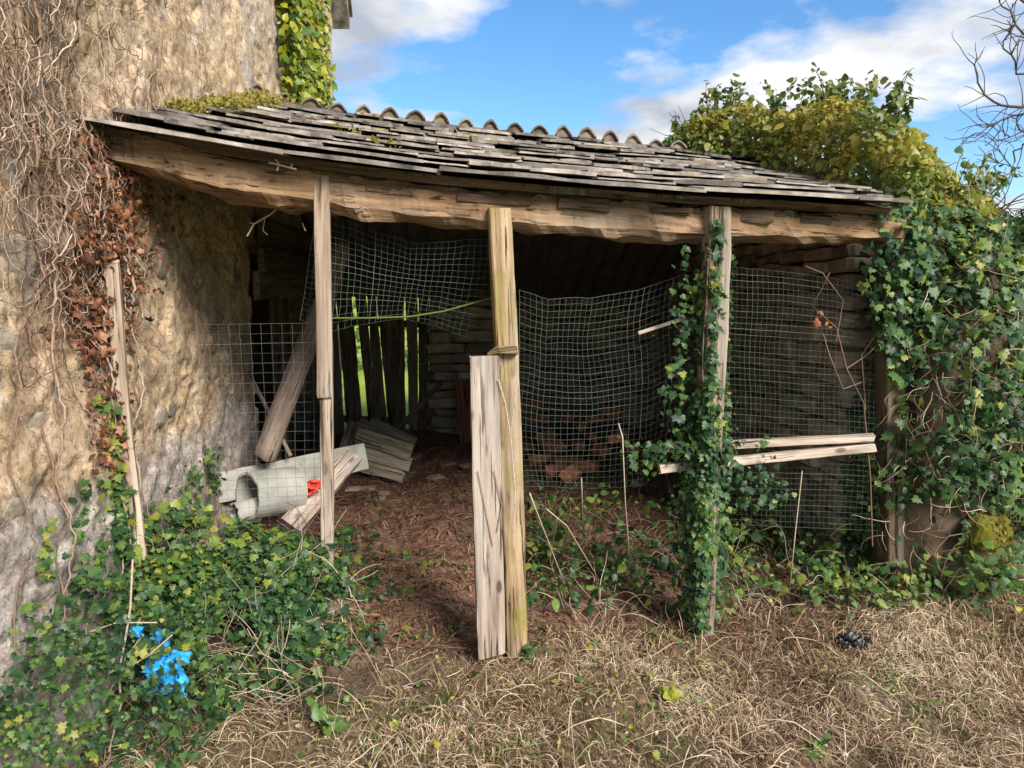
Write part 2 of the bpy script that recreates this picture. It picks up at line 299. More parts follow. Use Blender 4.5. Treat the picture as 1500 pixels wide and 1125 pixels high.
def plaster():
    m, nt, b, out = newmat('old_house_plaster')
    g = N(nt, 'ShaderNodeNewGeometry'); p = g.outputs['Position']
    big = nz(nt, p, 1.3, 6, 0.6); med = nz(nt, p, 5.5, 8, 0.65); fin = nz(nt, p, 34, 7, 0.65)
    och = ramp(nt, med, [(0.28, (0.25, 0.17, 0.105)), (0.45, (0.5, 0.35, 0.21)), (0.6, (0.63, 0.475, 0.315)), (0.78, (0.7, 0.59, 0.46))])
    gry = ramp(nt, med, [(0.28, (0.19, 0.15, 0.13)), (0.5, (0.4, 0.345, 0.31)), (0.75, (0.6, 0.55, 0.51))])
    sx = N(nt, 'ShaderNodeSeparateXYZ'); nt.links.new(p, sx.inputs[0])
    lowz = N(nt, 'ShaderNodeMapRange', {1: 1.2, 2: 0.7, 3: -0.06, 4: 0.5}); nt.links.new(sx.outputs[2], lowz.inputs[0])
    hiz = N(nt, 'ShaderNodeMapRange', {1: 1.9, 2: 2.8, 3: 0.0, 4: 0.16}); nt.links.new(sx.outputs[2], hiz.inputs[0])
    ad = N(nt, 'ShaderNodeMath', operation='ADD'); nt.links.new(lowz.outputs[0], ad.inputs[0]); nt.links.new(hiz.outputs[0], ad.inputs[1])
    a2 = N(nt, 'ShaderNodeMath', operation='ADD'); nt.links.new(ad.outputs[0], a2.inputs[0]); nt.links.new(big, a2.inputs[1])
    c = mixc(nt, ramp(nt, a2.outputs[0], [(0.58, (0, 0, 0)), (0.74, (1, 1, 1))]), och, gry)
    st = N(nt, 'ShaderNodeTexVoronoi', {'Scale': 7.0}); nt.links.new(mapping(nt, p, (1, 1, 1.7)), st.inputs['Vector'])
    exp = ramp(nt, nz(nt, p, 2.6, 5, 0.6), [(0.57, (0, 0, 0)), (0.64, (1, 1, 1))])
    stone = mixc(nt, 0.75, ramp(nt, st.outputs['Color'], [(0.2, (0.13, 0.115, 0.105)), (0.8, (0.33, 0.28, 0.23))]), gry)
    c = mixc(nt, exp, c, stone)
    wh = ramp(nt, nz(nt, p, 3.3, 7, 0.7), [(0.6, (0, 0, 0)), (0.69, (0.65, 0.65, 0.65))])
    c = mixc(nt, wh, c, (0.62, 0.6, 0.585))
    c = mixc(nt, ramp(nt, fin, [(0.33, (0.8, 0.8, 0.8)), (0.46, (0, 0, 0))]), c, (0.13, 0.1, 0.075))
    nt.links.new(c, b.inputs['Base Color']); b.inputs['Roughness'].default_value = 0.95
    pk = N(nt, 'ShaderNodeTexVoronoi', {'Scale': 46.0, 'Randomness': 1.0}); nt.links.new(p, pk.inputs['Vector'])
    c = mixc(nt, ramp(nt, pk.outputs['Color'], [(0.55, (0, 0, 0)), (0.8, (0.75, 0.75, 0.75))]), c, mixc(nt, 1.0, c, (0.62, 0.56, 0.5), 'MULTIPLY'))
    f2 = nz(nt, p, 110, 4, 0.7)
    c = mixc(nt, ramp(nt, f2, [(0.34, (0.7, 0.7, 0.7)), (0.44, (0, 0, 0))]), c, (0.11, 0.08, 0.055))
    c = mixc(nt, ramp(nt, nz(nt, p, 15, 6, 0.7), [(0.36, (0.75, 0.75, 0.75)), (0.45, (0, 0, 0))]), c, (0.16, 0.12, 0.095))
    c = mixc(nt, ramp(nt, f2, [(0.56, (0, 0, 0)), (0.66, (0.6, 0.6, 0.6))]), c, (0.72, 0.63, 0.51))
    vs = N(nt, 'ShaderNodeTexVoronoi', {'Scale': 1.0}); mpn = N(nt, 'ShaderNodeMapping'); mpn.inputs['Scale'].default_value = (16, 16, 34); mpn.inputs['Rotation'].default_value = (R(35), 0, 0)
    wv = N(nt, 'ShaderNodeVectorMath', operation='ADD'); nv = N(nt, 'ShaderNodeTexNoise', {'Scale': 9.0, 'Detail': 4}); nt.links.new(p, nv.inputs['Vector'])
    sc = N(nt, 'ShaderNodeVectorMath', operation='SCALE'); sc.inputs['Scale'].default_value = .08; nt.links.new(nv.outputs['Color'], sc.inputs[0]); nt.links.new(p, wv.inputs[0]); nt.links.new(sc.outputs[0], wv.inputs[1])
    nt.links.new(wv.outputs[0], mpn.inputs['Vector']); nt.links.new(mpn.outputs[0], vs.inputs['Vector'])
    vv_ = ramp(nt, vs.outputs['Color'], [(0.1, (0.72, 0.7, 0.68)), (0.9, (1.12, 1.1, 1.06))])
    c = mixc(nt, 0.4, c, vv_, 'MULTIPLY')
    nt.links.new(c, b.inputs['Base Color'])
    hsum = mixc(nt, 0.14, mixc(nt, 0.5, mixc(nt, 0.3, med, pk.outputs['Distance']), fin), vs.outputs['Color'])
    bump(nt, b, hsum, 0.8, 0.012); return m
M_plaster = plaster()

def ground_mat():
    m, nt, b, out = newmat('ground_soil_and_meadow')
    g = N(nt, 'ShaderNodeNewGeometry'); p = g.outputs['Position']
    med = nz(nt, p, 5, 8, 0.65); fin = nz(nt, p, 45, 6, 0.65)
    soil = ramp(nt, fin, [(0.3, (0.045, 0.03, 0.02)), (0.5, (0.13, 0.088, 0.055)), (0.7, (0.25, 0.175, 0.11))])
    red = ramp(nt, fin, [(0.3, (0.08, 0.043, 0.03)), (0.5, (0.2, 0.115, 0.078)), (0.7, (0.34, 0.215, 0.155))])
    sx = N(nt, 'ShaderNodeSeparateXYZ'); nt.links.new(p, sx.inputs[0])
    ins = N(nt, 'ShaderNodeMapRange', {1: 2.9, 2: 3.7}); nt.links.new(sx.outputs[1], ins.inputs[0])
    c = mixc(nt, ins.outputs[0], soil, red)
    gr = ramp(nt, nz(nt, p, 0.35, 6, 0.6), [(0.35, (0.17, 0.24, 0.03)), (0.55, (0.27, 0.34, 0.04)), (0.7, (0.36, 0.36, 0.07))])
    o1 = N(nt, 'ShaderNodeMapRange', {1: 7.3, 2: 7.7}); nt.links.new(sx.outputs[1], o1.inputs[0])
    o2 = N(nt, 'ShaderNodeMapRange', {1: 3.2, 2: 4.4}); nt.links.new(sx.outputs[0], o2.inputs[0])
    mxn = N(nt, 'ShaderNodeMath', operation='MAXIMUM'); nt.links.new(o1.outputs[0], mxn.inputs[0]); nt.links.new(o2.outputs[0], mxn.inputs[1])
    c = mixc(nt, mxn.outputs[0], c, gr)
    nt.links.new(c, b.inputs['Base Color']); b.inputs['Roughness'].default_value = 0.95
    bump(nt, b, mixc(nt, 0.5, med, fin), 0.8, 0.02); return m
M_ground = ground_mat()

# ------------------------------------------------------------------ ground
def gh(x, y):
    x = np.asarray(x, float); y = np.asarray(y, float)
    z = 0.055 * np.clip(y - 3.0, 0, 4.3)
    z = z + 0.38 * np.exp(-((x + 1.32) / 0.36) ** 2 - ((y - 3.5) / 0.55) ** 2)
    z = z + 0.26 / (1 + np.exp(-(x - 2.05) * 5)) / (1 + np.exp(-(y - 3.2) * 6))
    r = np.hypot(x, y)
    z = z + np.clip(r - 25, 0, None) * 0.075 * (r < 1e9) * np.clip(1 - (r - 25) / 1500, 0.3, 1)
    near = np.exp(-(r / 14) ** 2)
    p = np.stack([x, y, 0 * x], -1).reshape(-1, 3)
    z = z + near * (0.07 * fbm(p * 2.2, 3, 5).reshape(x.shape) + 0.035 * fbm(p * 9, 3, 9).reshape(x.shape))
    return z + (1 - near) * 0.6 * fbm(p * 0.05, 3, 4).reshape(x.shape)
_gx = np.arange(-3.2, 4.6, .03); _gy = np.arange(-.2, 9, .03); _GZ = gh(*np.meshgrid(_gx, _gy))
def gz(x, y):
    fx, fy = (x + 3.2) / .03, (y + .2) / .03; i, j = int(fx), int(fy)
    if not (0 <= i < len(_gx) - 1 and 0 <= j < len(_gy) - 1): return float(gh(np.array([x]), np.array([y]))[0])
    fx -= i; fy -= j
    return float((_GZ[j, i] * (1 - fx) + _GZ[j, i + 1] * fx) * (1 - fy) + (_GZ[j + 1, i] * (1 - fx) + _GZ[j + 1, i + 1] * fx) * fy)
xs = np.concatenate([-np.geomspace(3.0, 650, 40)[::-1], np.arange(-2.95, 4.0, 0.045), np.geomspace(4.05, 650, 40)])
ys = np.concatenate([-np.geomspace(0.5, 60, 12)[::-1], np.arange(0.0, 1.9, 0.2), np.arange(1.9, 8.0, 0.045), np.geomspace(8.1, 700, 46)])
gx, gy = np.meshgrid(xs, ys); gzv = gh(gx, gy)
nx, ny = len(xs), len(ys)
ii = (np.arange(ny - 1)[:, None] * nx + np.arange(nx - 1)[None, :]).ravel()
link('ground', mesh_np('ground', np.stack([gx, gy, gzv], -1).reshape(-1, 3), np.stack([ii, ii + 1, ii + nx + 1, ii + nx], -1), M_ground, None, True), kind='structure')

# ------------------------------------------------------------------ house on the side
house = thing('stone_house', 'tall old house with crumbling ochre and grey plaster wall beside the shed', 'house', H0)
def wall_disp(t, z):
    p = np.stack([t, z, 0 * t], -1).reshape(-1, 3)
    d = 0.045 * fbm(p * 1.1, 2, 21) + 0.010 * fbm(p * 6, 3, 31) + 0.011 * fbm(p * np.array([20, 20, 1]), 3, 41)
    d = d - 0.016 * (fbm(p * 3.2, 4, 51) > 0.1) - 0.012 * (fbm(p * np.array([9, 15, 1]), 3, 61) > 0.2)
    return d.reshape(t.shape)
tt = np.concatenate([np.arange(-2.6, 2.3, 0.016), np.arange(2.3, 4.96, 0.035)]); tt[-1] = 4.95
zz = np.concatenate([np.arange(-0.3, 3.6, 0.018), np.arange(3.6, 6.3, 0.08)])
TT, ZZ = np.meshgrid(tt, zz); DD = wall_disp(TT, ZZ)
WP = np.array(H0)[None, None] + TT[..., None] * np.array(HD) + DD[..., None] * np.array(HN) + ZZ[..., None] * np.array(UP)
nx, ny = len(tt), len(zz)
q = (np.arange(ny - 1)[:, None] * nx + np.arange(nx - 1)[None, :])
OP0, OP1, OPZ = 1.66, 4.25, 1.86
keep = ~((TT[:-1, :-1] > OP0) & (TT[1:, 1:] < OP1) & (ZZ[1:, 1:] < OPZ))
q = q[keep]
link('wall', mesh_np('wall', WP.reshape(-1, 3), np.stack([q, q + 1, q + nx + 1, q + nx], -1), M_plaster, None, True), house)
def wp(t, z, off=0.0):
    i = min(max(int(np.searchsorted(tt, t)), 0), len(tt) - 1); j = min(max(int(np.searchsorted(zz, z)), 0), len(zz) - 1)
    return H0 + HD * t + HN * (float(DD[j, i]) + off) + UP * z
def box_between(name, corners, mat, parent, **k):      # 8 corners, bottom four then top four
    f = [(3, 2, 1, 0), (4, 5, 6, 7), (0, 1, 5, 4), (1, 2, 6, 5), (2, 3, 7, 6), (3, 0, 4, 7)]
    return link(name, mesh_py(name, corners, f, mat), parent, **k)
def hb(t, n, z): return H0 + HD * t + HN * n + UP * z
box_between('end_wall', [hb(4.62, -4, -.3), hb(4.62, -0.07, -.3), hb(4.93, -0.07, -.3), hb(4.93, -4, -.3), hb(4.62, -4, 6.2), hb(4.62, -0.07, 6.2), hb(4.93, -0.07, 6.2), hb(4.93, -4, 6.2)], M_plaster, house)
# doorway recess: jambs, head and a dark back of boards
for nm, c in (('jamb', [(OP0 - .3, OP0 + .01)]), ('jamb', [(OP1 - .01, OP1 + .3)])):
    a, b_ = c[0]
    box_between(nm, [hb(a, -.5, -.2), hb(b_, -.5, -.2), hb(b_, -.035, -.2), hb(a, -.035, -.2), hb(a, -.5, 1.9), hb(b_, -.5, 1.9), hb(b_, -.035, 1.9), hb(a, -.035, 1.9)], M_plaster, house)
box_between('doorway_head', [hb(OP0 - .3, -.5, 1.84), hb(OP1 + .3, -.5, 1.84), hb(OP1 + .3, -.036, 1.84), hb(OP0 - .3, -.036, 1.84), hb(OP0 - .3, -.5, 2.1), hb(OP1 + .3, -.5, 2.1), hb(OP1 + .3, -.036, 2.1), hb(OP0 - .3, -.036, 2.1)], M_dark, house)
bk = box_between('doorway_back', [hb(OP0 - .3, -.6, -.2), hb(OP1 + .3, -.6, -.2), hb(OP1 + .3, -.5, -.2), hb(OP0 - .3, -.5, -.2), hb(OP0 - .3, -.6, 2.1), hb(OP1 + .3, -.6, 2.1), hb(OP1 + .3, -.5, 2.1), hb(OP0 - .3, -.5, 2.1)], M_dark, house)
for t0, w, off, top in ((1.9, .09, -.2, 1.84), (2.25, .16, -.3, 1.84), (2.62, .06, -.12, 1.84), (2.86, .10, -.1, 1.84), (3.2, .13, -.16, 1.84), (3.5, .05, -.08, 1.84), (3.78, .12, -.06, 1.84), (4.08, .11, -.03, 1.84)):
    sweep('plank', [hb(t0, off, 0.05), hb(t0 + random.uniform(-.05, .05), off, top)], w / 2, 0.018, M_dark, house, face=HN, rough=.08)
for k, (z0, z1, ta, tb, o) in enumerate(((1.56, 1.74, 1.62, 3.5, 0.05), (1.73, 1.87, 1.6, 4.3, 0.09), (1.9, 2.08, 1.75, 4.0, 0.055))):
    sweep('lintel_board', [hb(ta, o, (z0 + z1) / 2), hb(tb, o, (z0 + z1) / 2 + .03)], (z1 - z0) / 2, 0.02, M_dark, house, face=HN, rough=.06)
# roof verge slab of the house, seen past the far corner
rv = lambda t, n, dz: hb(t, n, 4.42 + (5.28 - t) * 1.25 + dz)
rf = box_between('roof', [rv(2.0, -4, 0), rv(2.0, .13, 0), rv(5.28, .13, 0), rv(5.28, -4, 0), rv(2.0, -4, .13), rv(2.0, .13, .13), rv(5.28, .13, .13), rv(5.28, -4, .13)], M_slate, house)
for k in range(9):
    t = 5.24 - k * .28
    box_between('slate', [rv(t - .36, -.3, .135), rv(t - .36, .17, .135), rv(t + .06, .16, .155), rv(t + .06, -.3, .155), rv(t - .36, -.3, .15), rv(t - .36, .17, .15), rv(t + .06, .16, .185), rv(t + .06, -.3, .185)], M_slate, rf)
# stones showing through the fallen plaster
def lump(name, c, ax, mat, parent, seed, sub=2, **k):
    import bmesh
    bm = bmesh.new(); bmesh.ops.create_icosphere(bm, subdivisions=sub, radius=1)
    for v in bm.verts:
        v.co *= 1 + 0.28 * mnoise.noise(v.co * 1.6 + Vector((seed * 3.1, 0, 0)))
        v.co = Vector([math.copysign(abs(q_) ** 0.75, q_) for q_ in v.co])
    me = bpy.data.meshes.new(name); bm.to_mesh(me); bm.free(); me.materials.append(mat)
    M = Matrix.Translation(c) @ Matrix((tuple(ax[0]) + (0,), tuple(ax[1]) + (0,), tuple(ax[2]) + (0,), (0, 0, 0, 1))).transposed()
    return link(name, me, parent, M, **k)
for k, (x, y, w, h) in enumerate(((20, 520, .06, .05), (60, 620, .09, .035), (22, 508, .07, .05), (78, 570, .035, .03), (232, 610, .06, .04), (300, 555, .07, .035), (250, 600, .04, .03), (10, 745, .05, .03), (238, 385, .05, .07), (305, 430, .03, .06), (18, 372, .07, .06), (262, 520, .05, .04), (330, 560, .06, .03), (215, 470, .04, .05))):
    p = HW(x, y); t = (p - H0).dot(HD)
    lump('stone', wp(t, p.z, -.004), (HD * w, HN * .013, (UP + HD * .3) * h), M_stone, house, k)

# ------------------------------------------------------------------ the shed
shed = thing('open_shed', 'open timber shed with slate roof leaning on the old house', 'shed', P0)
def curve(pts, n=60):
    P = np.array([tuple(p) for p in pts]); d = np.concatenate([[0], np.cumsum(np.linalg.norm(np.diff(P, axis=0), axis=1))]); d /= d[-1]
    return lambda u: Vector([float(np.interp(u, d, P[:, a])) for a in range(3)])
PR = Vector((-1.62, 4.8, 0))
E = curve([FP(x, y, -.17) for x, y in ((118, 180), (300, 212), (480, 238), (640, 259), (800, 272), (1000, 287), (1180, 296), (1318, 306))])
Rg = curve([on_plane(x, y, PR, FD) for x, y in ((366, 147), (500, 172), (640, 190), (800, 207), (965, 222), (1140, 246))])
def S(u, v):
    p = E(u) * (1 - v) + Rg(u) * v
    return p - UP * 0.035 * math.sin(math.pi * v)
def Sn(u, v):
    a = S(min(u + .02, 1), v) - S(max(u - .02, 0), v); b = S(u, min(v + .03, 1)) - S(u, max(v - .03, 0))
    return a.normalized(), (b - a.normalized() * b.dot(a.normalized())).normalized(), a.cross(b).normalized()
NU, NV = 30, 8
V = []; Fc = []
for dz in (-0.005, -0.035):
    for j in range(NV + 1):
        for i in range(NU + 1):
            u, v = i / NU, j / NV; v2 = 0.03 + v * .97; V.append(S(u, v2) + Sn(u, v2)[2] * dz)
n1_ = (NU + 1) * (NV + 1)
for j in range(NV):
    for i in range(NU):
        a = j * (NU + 1) + i; b = a + 1; c = b + NU + 1; d = a + NU + 1
        Fc += [(a, b, c, d), (n1_ + d, n1_ + c, n1_ + b, n1_ + a)]
for i in range(NU): Fc.append((i + 1, i, n1_ + i, n1_ + i + 1)); a = NV * (NU + 1) + i; Fc.append((a, a + 1, n1_ + a + 1, n1_ + a))
for j in range(NV):
    a = j * (NU + 1); d = a + NU + 1; Fc.append((a, d, n1_ + d, n1_ + a)); a += NU; d += NU; Fc.append((d, a, n1_ + a, n1_ + d))
roof = link('roof', mesh_py('roof', V, Fc, M_dark), shed)
def slate_mesh(k):
    rd = random.Random(100 + k); lower = []
    n = 6
    for i in range(n + 1):
        x = -0.5 + i / n; lower.append((x + (rd.uniform(-.02, .02) if 0 < i < n else 0), rd.uniform(-0.05, 0.04) + (0.05 * (abs(x) * 2) ** 4 * rd.random())))
    skew = rd.uniform(-.05, .05)
    top = [(0.5 + skew, 1.0), (-0.5 + skew, 1.0)]
    out = lower + top; m = len(out)
    V = [(x, y, -0.5 + 0.12 * rd.uniform(-1, 1)) for x, y in out] + [(x * .985, y + (.012 if y < .5 else 0), 0.5 + 0.25 * rd.uniform(-1, 1)) for x, y in out]
    Fc = [tuple(range(m - 1, -1, -1)), tuple(range(m, 2 * m))] + [(i, (i + 1) % m, m + (i + 1) % m, m + i) for i in range(m)]
    return mesh_py('slate', V, Fc, M_slate)
SL = [slate_mesh(k) for k in range(18)]
NC = 15
for j in range(NC):
    v = j / NC; u = -random.random() * .03; Lu = (E(1) - E(0)).length
    while u < 1.0:
        w = random.uniform(.38, .75) if j == 0 else random.uniform(.14, .46)
        if u + w / Lu > 1.0: w = max(.1, (1.01 - u) * Lu)
        uc = u + w / 2 / Lu
        if uc > 1.01: break
        ucc = min(max(uc, 0), 1); vv = max(0, v + random.uniform(-.018, .018)); a, b, n = Sn(ucc, vv)
        th = random.uniform(.007, .017) if j else .015
        rot = random.gauss(0, .045); pit = -0.115 + random.gauss(0, .03)
        X = a * math.cos(rot) + b * math.sin(rot); Y = b * math.cos(rot) - a * math.sin(rot)
        Yp = Y * math.cos(pit) + n * math.sin(pit); Zp = n * math.cos(pit) - Y * math.sin(pit)
        ln = .31 + random.uniform(-.04, .05)
        o = S(ucc, vv) + n * ((.045 if j else .03) + random.uniform(-.008, .02)) - b * (.05 if j == 0 else 0)
        M = Matrix.Translation(o) @ Matrix((tuple(X * w * 1.02) + (0,), tuple(Yp * ln) + (0,), tuple(Zp * th) + (0,), (0, 0, 0, 1))).transposed()
        link('slate', SL[random.randrange(18)], roof, M); u += w / Lu
# rear slope: corrugated sheet, with a row of half round tiles along the ridge
REAR = Vector((-.06, .998, 0)) * 2.4 - UP * 1.12
nc = 200; nr = 7; V = []; Fc = []
for s_ in (0, 1):
    for j in range(nr + 1):
        for i in range(nc + 1):
            u = i / nc; p = Rg(u) + REAR * (j / nr) + UP * (0.028 * math.cos(u * 22 * 2 * math.pi) - .02 - .008 * s_); V.append(p)
m_ = (nc + 1) * (nr + 1)
for j in range(nr):
    for i in range(nc):
        a = j * (nc + 1) + i; Fc += [(a, a + 1, a + nc + 2, a + nc + 1), (m_ + a + nc + 1, m_ + a + nc + 2, m_ + a + 1, m_ + a)]
link('corrugated_sheet', mesh_py('corrugated_sheet', V, Fc, M_sheet, True), shed)
def half_tile():
    n = 10; V = []; Fc = []
    for y in (0, 1):
        for r in (1.0, 0.8):
            for i in range(n + 1):
                a = math.pi * i / n; V.append((r * math.cos(a), y, r * math.sin(a) * (1 if y else 1.0)))
    k = n + 1
    for i in range(n):
        Fc += [(i, i + 1, 2 * k + i + 1, 2 * k + i), (k + i + 1, k + i, 3 * k + i, 3 * k + i + 1), (i + 1, i, k + i, k + i + 1), (2 * k + i, 2 * k + i + 1, 3 * k + i + 1, 3 * k + i)]
    Fc += [(0, 2 * k, 3 * k, k), (n, k + n, 3 * k + n, 2 * k + n)]
    V += [(.8 * math.cos(math.pi * i / n), .06, .8 * math.sin(math.pi * i / n)) for i in range(n + 1)]; Fc.append(tuple(4 * k + i for i in range(n, -1, -1)))
    V = [(x * (1 - .25 * max(0, z)), y, z + .12 * max(0, z) ** 3 + .05 * math.sin(5 * x + 3 * y)) for x, y, z in V]
    return mesh_py('ridge_tile', V, Fc, M_tile)
HT = half_tile()
for k in range(22):
    u = (k + .3) / 22; a = FD; b = REAR.normalized(); n = a.cross(b).normalized()
    w = random.uniform(.056, .07); h = random.uniform(.05, .074); X = a
    b2 = (b + a * random.uniform(-.06, .06)).normalized()
    M = Matrix.Translation(Rg(u) - b * .05 + UP * (.018 + random.uniform(-.014, .012))) @ Matrix((tuple(X * w) + (0,), tuple(b2 * .42) + (0,), tuple(n * h) + (0,), (0, 0, 0, 1))).transposed()
    link('ridge_tile', HT, shed, M)
# mortar bed under the ridge tiles
sweep('ridge_bed', [Rg(u) + UP * .0 for u in np.linspace(0, 1, 12)], .03, .035, M_mortar, shed, face=-FN, rough=.2, segs=40)
# front beam, packing boards, posts
beam = sweep('front_beam', [FP(x, y, .0) for x, y in ((172, 216), (330, 258), (475, 280), (610, 300), (735, 311), (900, 323), (1050, 331), (1310, 337))], .078, .085, M_beam, shed, face=-FN,
             prof=[(-.55, -1), (.6, -1), (.95, -.55), (1, .5), (.6, 1), (-.6, 1), (-1, .55), (-.95, -.6)], rough=.2, segs=90, scale=[1.0, 1.15, 1.1, 1.12, 1.02, 1.0, .95, .85])
for k in range(18):
    u0 = k / 18 + random.uniform(-.01, .01); ln = random.uniform(.13, .34); lay = k % 2
    p = S(min(max(u0, 0.02), .98), .075 if lay else .05); 
    z0 = p.z - (.055 if lay else .075) - random.uniform(0, .02)
    c = Vector((p.x, p.y, z0)); tl = (S(min(u0 + .05, 1), .05) - S(max(u0 - .05, 0), .05)).normalized()
    sweep('packing_board', [c - tl * ln / 2 + FN * random.uniform(-.01, .05), c + tl * ln / 2 + FN * random.uniform(-.01, .05)], random.uniform(.01, .028), random.uniform(.03, .055), M_pack, shed, face=-FN, rough=.14, endcut=.02)
for v, hgt in ((.03, .014),):
    sweep('eave_board', [S(u, .055) - UP * .03 for u in np.linspace(.0, .99, 10)], .016, .05, M_pack, shed, face=-FN, rough=.1, segs=50)
for u in np.linspace(.06, .96, 9):
    sweep('rafter', [S(u, .05) - UP * .075, S(u, .5) - UP * .08, S(u, .99) - UP * .08], .035, .03, M_dark, shed, face=UP, prof=ROUND(8), rough=.1)
def post(pts, hw, ht, mat, off, **k):
    return sweep('post', [FP(x, y, off) for x, y in pts], hw, ht, mat, shed, face=-FN, rough=.05, endcut=.03, **k)
post(((471, 255), (474, 420), (476, 580)), .031, .03, M_post, -.065)
post(((478, 560), (480, 760), (481, 905)), .026, .03, M_post, -.05)
p2 = post(((731, 308), (742, 520), (757, 955)), .046, .04, M_postmoss, -.10)
post(((1050, 305), (1046, 480), (1032, 720), (1026, 930)), .05, .045, M_post, -.08)
post(((1302, 320), (1306, 820)), .05, .045, M_dark, .05)
# wedge nailed across the middle post
sweep('wedge', [FP(714, 519, -.15), FP(730, 512, -.155), FP(757, 513, -.155)], .017, .03, M_postmoss, p2, face=-FN, scale=[.25, 1, 1.05], rough=.1, prof=RECT(.3))
# back: plank wall, wall plate, stone pier and rear stone wall, side stone wall
bpt = Vector((-1.8, 7.05, 0))
def BP(x, y, off=0): return on_plane(x, y, bpt + FN * off, FD)
sweep('wall_plate', [BP(460, 418), BP(975, 424)], .11, .06, M_dark, shed, face=-FN, rough=.08)
rail = sweep('rail', [BP(470, 470, .05), BP(640, 476, .05)], .035, .02, M_dark, shed, face=-FN)
rail2 = sweep('rail', [BP(470, 612, .05), BP(640, 618, .05)], .035, .02, M_dark, shed, face=-FN)
slats = [((474, 490.5), (474, 505)), ((492, 514.5), (509, 532)), ((519.5, 535.3), (543, 552.5)), ((537, 549.5), (552.2, 568.5)), ((550.8, 577), (571, 589)), ((577.2, 591.3), (589.6, 594.5)), ((593.6, 611.7), (600, 612)), ((613.6, 629), (613, 626)), ((629.3, 648), (626.6, 648))]
for k, ((a, b), (c, d)) in enumerate(slats):
    V = []; rr = random.Random(k); top, bot = 425, 640 + rr.uniform(-6, 4); n = 12
    for off in (0.0, 0.022):
        for i in range(n + 1):
            f = i / n; y = top + (bot - top) * f; e = 1.0
            V.append(BP(a + (c - a) * f + rr.uniform(-e, e) * .8, y, off)); V.append(BP(b + (d - b) * f + rr.uniform(-e, e) * .8, y, off))
    m2 = 2 * (n + 1); Fc = []
    for i in range(n):
        q_ = 2 * i; Fc += [(q_ + 1, q_, q_ + 2, q_ + 3), (m2 + q_, m2 + q_ + 1, m2 + q_ + 3, m2 + q_ + 2), (q_, m2 + q_, m2 + q_ + 2, q_ + 2), (m2 + q_ + 1, q_ + 1, q_ + 3, m2 + q_ + 3)]
    Fc += [(0, 1, m2 + 1, m2), (m2 - 1, m2 - 2, 2 * m2 - 2, 2 * m2 - 1)]
    link('slat', mesh_py('slat', V, Fc, M_dark), shed)
def stone_mesh(k):
    import bmesh
    bm = bmesh.new(); bmesh.ops.create_cube(bm, size=1); bmesh.ops.bevel(bm, geom=bm.edges[:], offset=.13, segments=1, affect='EDGES')
    for v in bm.verts: v.co += Vector((.11, .1, .15)) * mnoise.noise(v.co * 2.5 + Vector((k * 7.7, 0, 0)))
    me = bpy.data.meshes.new('stone'); bm.to_mesh(me); bm.free(); me.materials.append(M_stone); return me
SM = [stone_mesh(k) for k in range(14)]
def stone_face(parent, org, dr, out, length, height, h0, w0, zfun=None):
    z = 0.0
    while z < height:
        h = h0 * random.uniform(.65, 1.3); s = random.uniform(-.1, 0)
        while s < length:
            w = w0 * random.uniform(.55, 1.5)
            if zfun is None or z < zfun(s + w / 2):
                c = org + dr * (s + w / 2) + UP * (z + h / 2) + out * random.uniform(-.02, .035)
                t = random.gauss(0, .05); X = dr * math.cos(t) + UP * math.sin(t); Z = UP * math.cos(t) - dr * math.sin(t)
                M = Matrix.Translation(c) @ Matrix((tuple(X * w * 1.03) + (0,), tuple(out * .2) + (0,), tuple(Z * h * .97) + (0,), (0, 0, 0, 1))).transposed()
                link('stone', SM[random.randrange(14)], parent, M)
            s += w
        z += h
SD = Vector((-0.05, 1, 0)).normalized(); SO = Vector((-1, -.05, 0)).normalized(); SW0 = Vector((1.86, 3.42, 0))
def sw(t, n, z): return SW0 + SD * t - SO * n + UP * z
T0 = .38
zr = Rg(.94).z - .02; ze = E(1).z
V = [sw(T0, 0.02, -.2), sw(4.1, .02, -.2), sw(4.1, .02, 1.70), sw(1.95, .02, zr), sw(T0, .02, ze + (zr - ze) * .25)]; V += [v - SO * .4 for v in V]
sidew = link('side_wall', mesh_py('side_wall', V, [(4, 3, 2, 1, 0), (5, 6, 7, 8, 9), (0, 1, 6, 5), (1, 2, 7, 6), (2, 3, 8, 7), (3, 4, 9, 8), (4, 0, 5, 9)], M_mortar), shed)
stone_face(sidew, SW0 + SD * T0, SD, SO, 3.65, 2.45, .10, .28, lambda s: np.interp(s, [0, 1.55, 3.7], [1.95, 2.45, 1.6]))
ra = BP(640, 600); ra.z = 0.1; rb = BP(985, 600); rb.z = 0.1; rl = (rb - ra).length
V = [ra + FN * .05 - UP * .3, rb + FN * .05 - UP * .3, rb + FN * .05 + UP * 1.5, ra + FN * .05 + UP * 1.5]; V += [v + FN * .4 for v in V]
rearw = link('rear_wall', mesh_py('rear_wall', V, [(0, 1, 2, 3), (7, 6, 5, 4), (1, 0, 4, 5), (2, 1, 5, 6), (3, 2, 6, 7), (0, 3, 7, 4)], M_mortar), shed)
stone_face(rearw, ra, FD, -FN, rl - .1, 1.4, .115, .3)

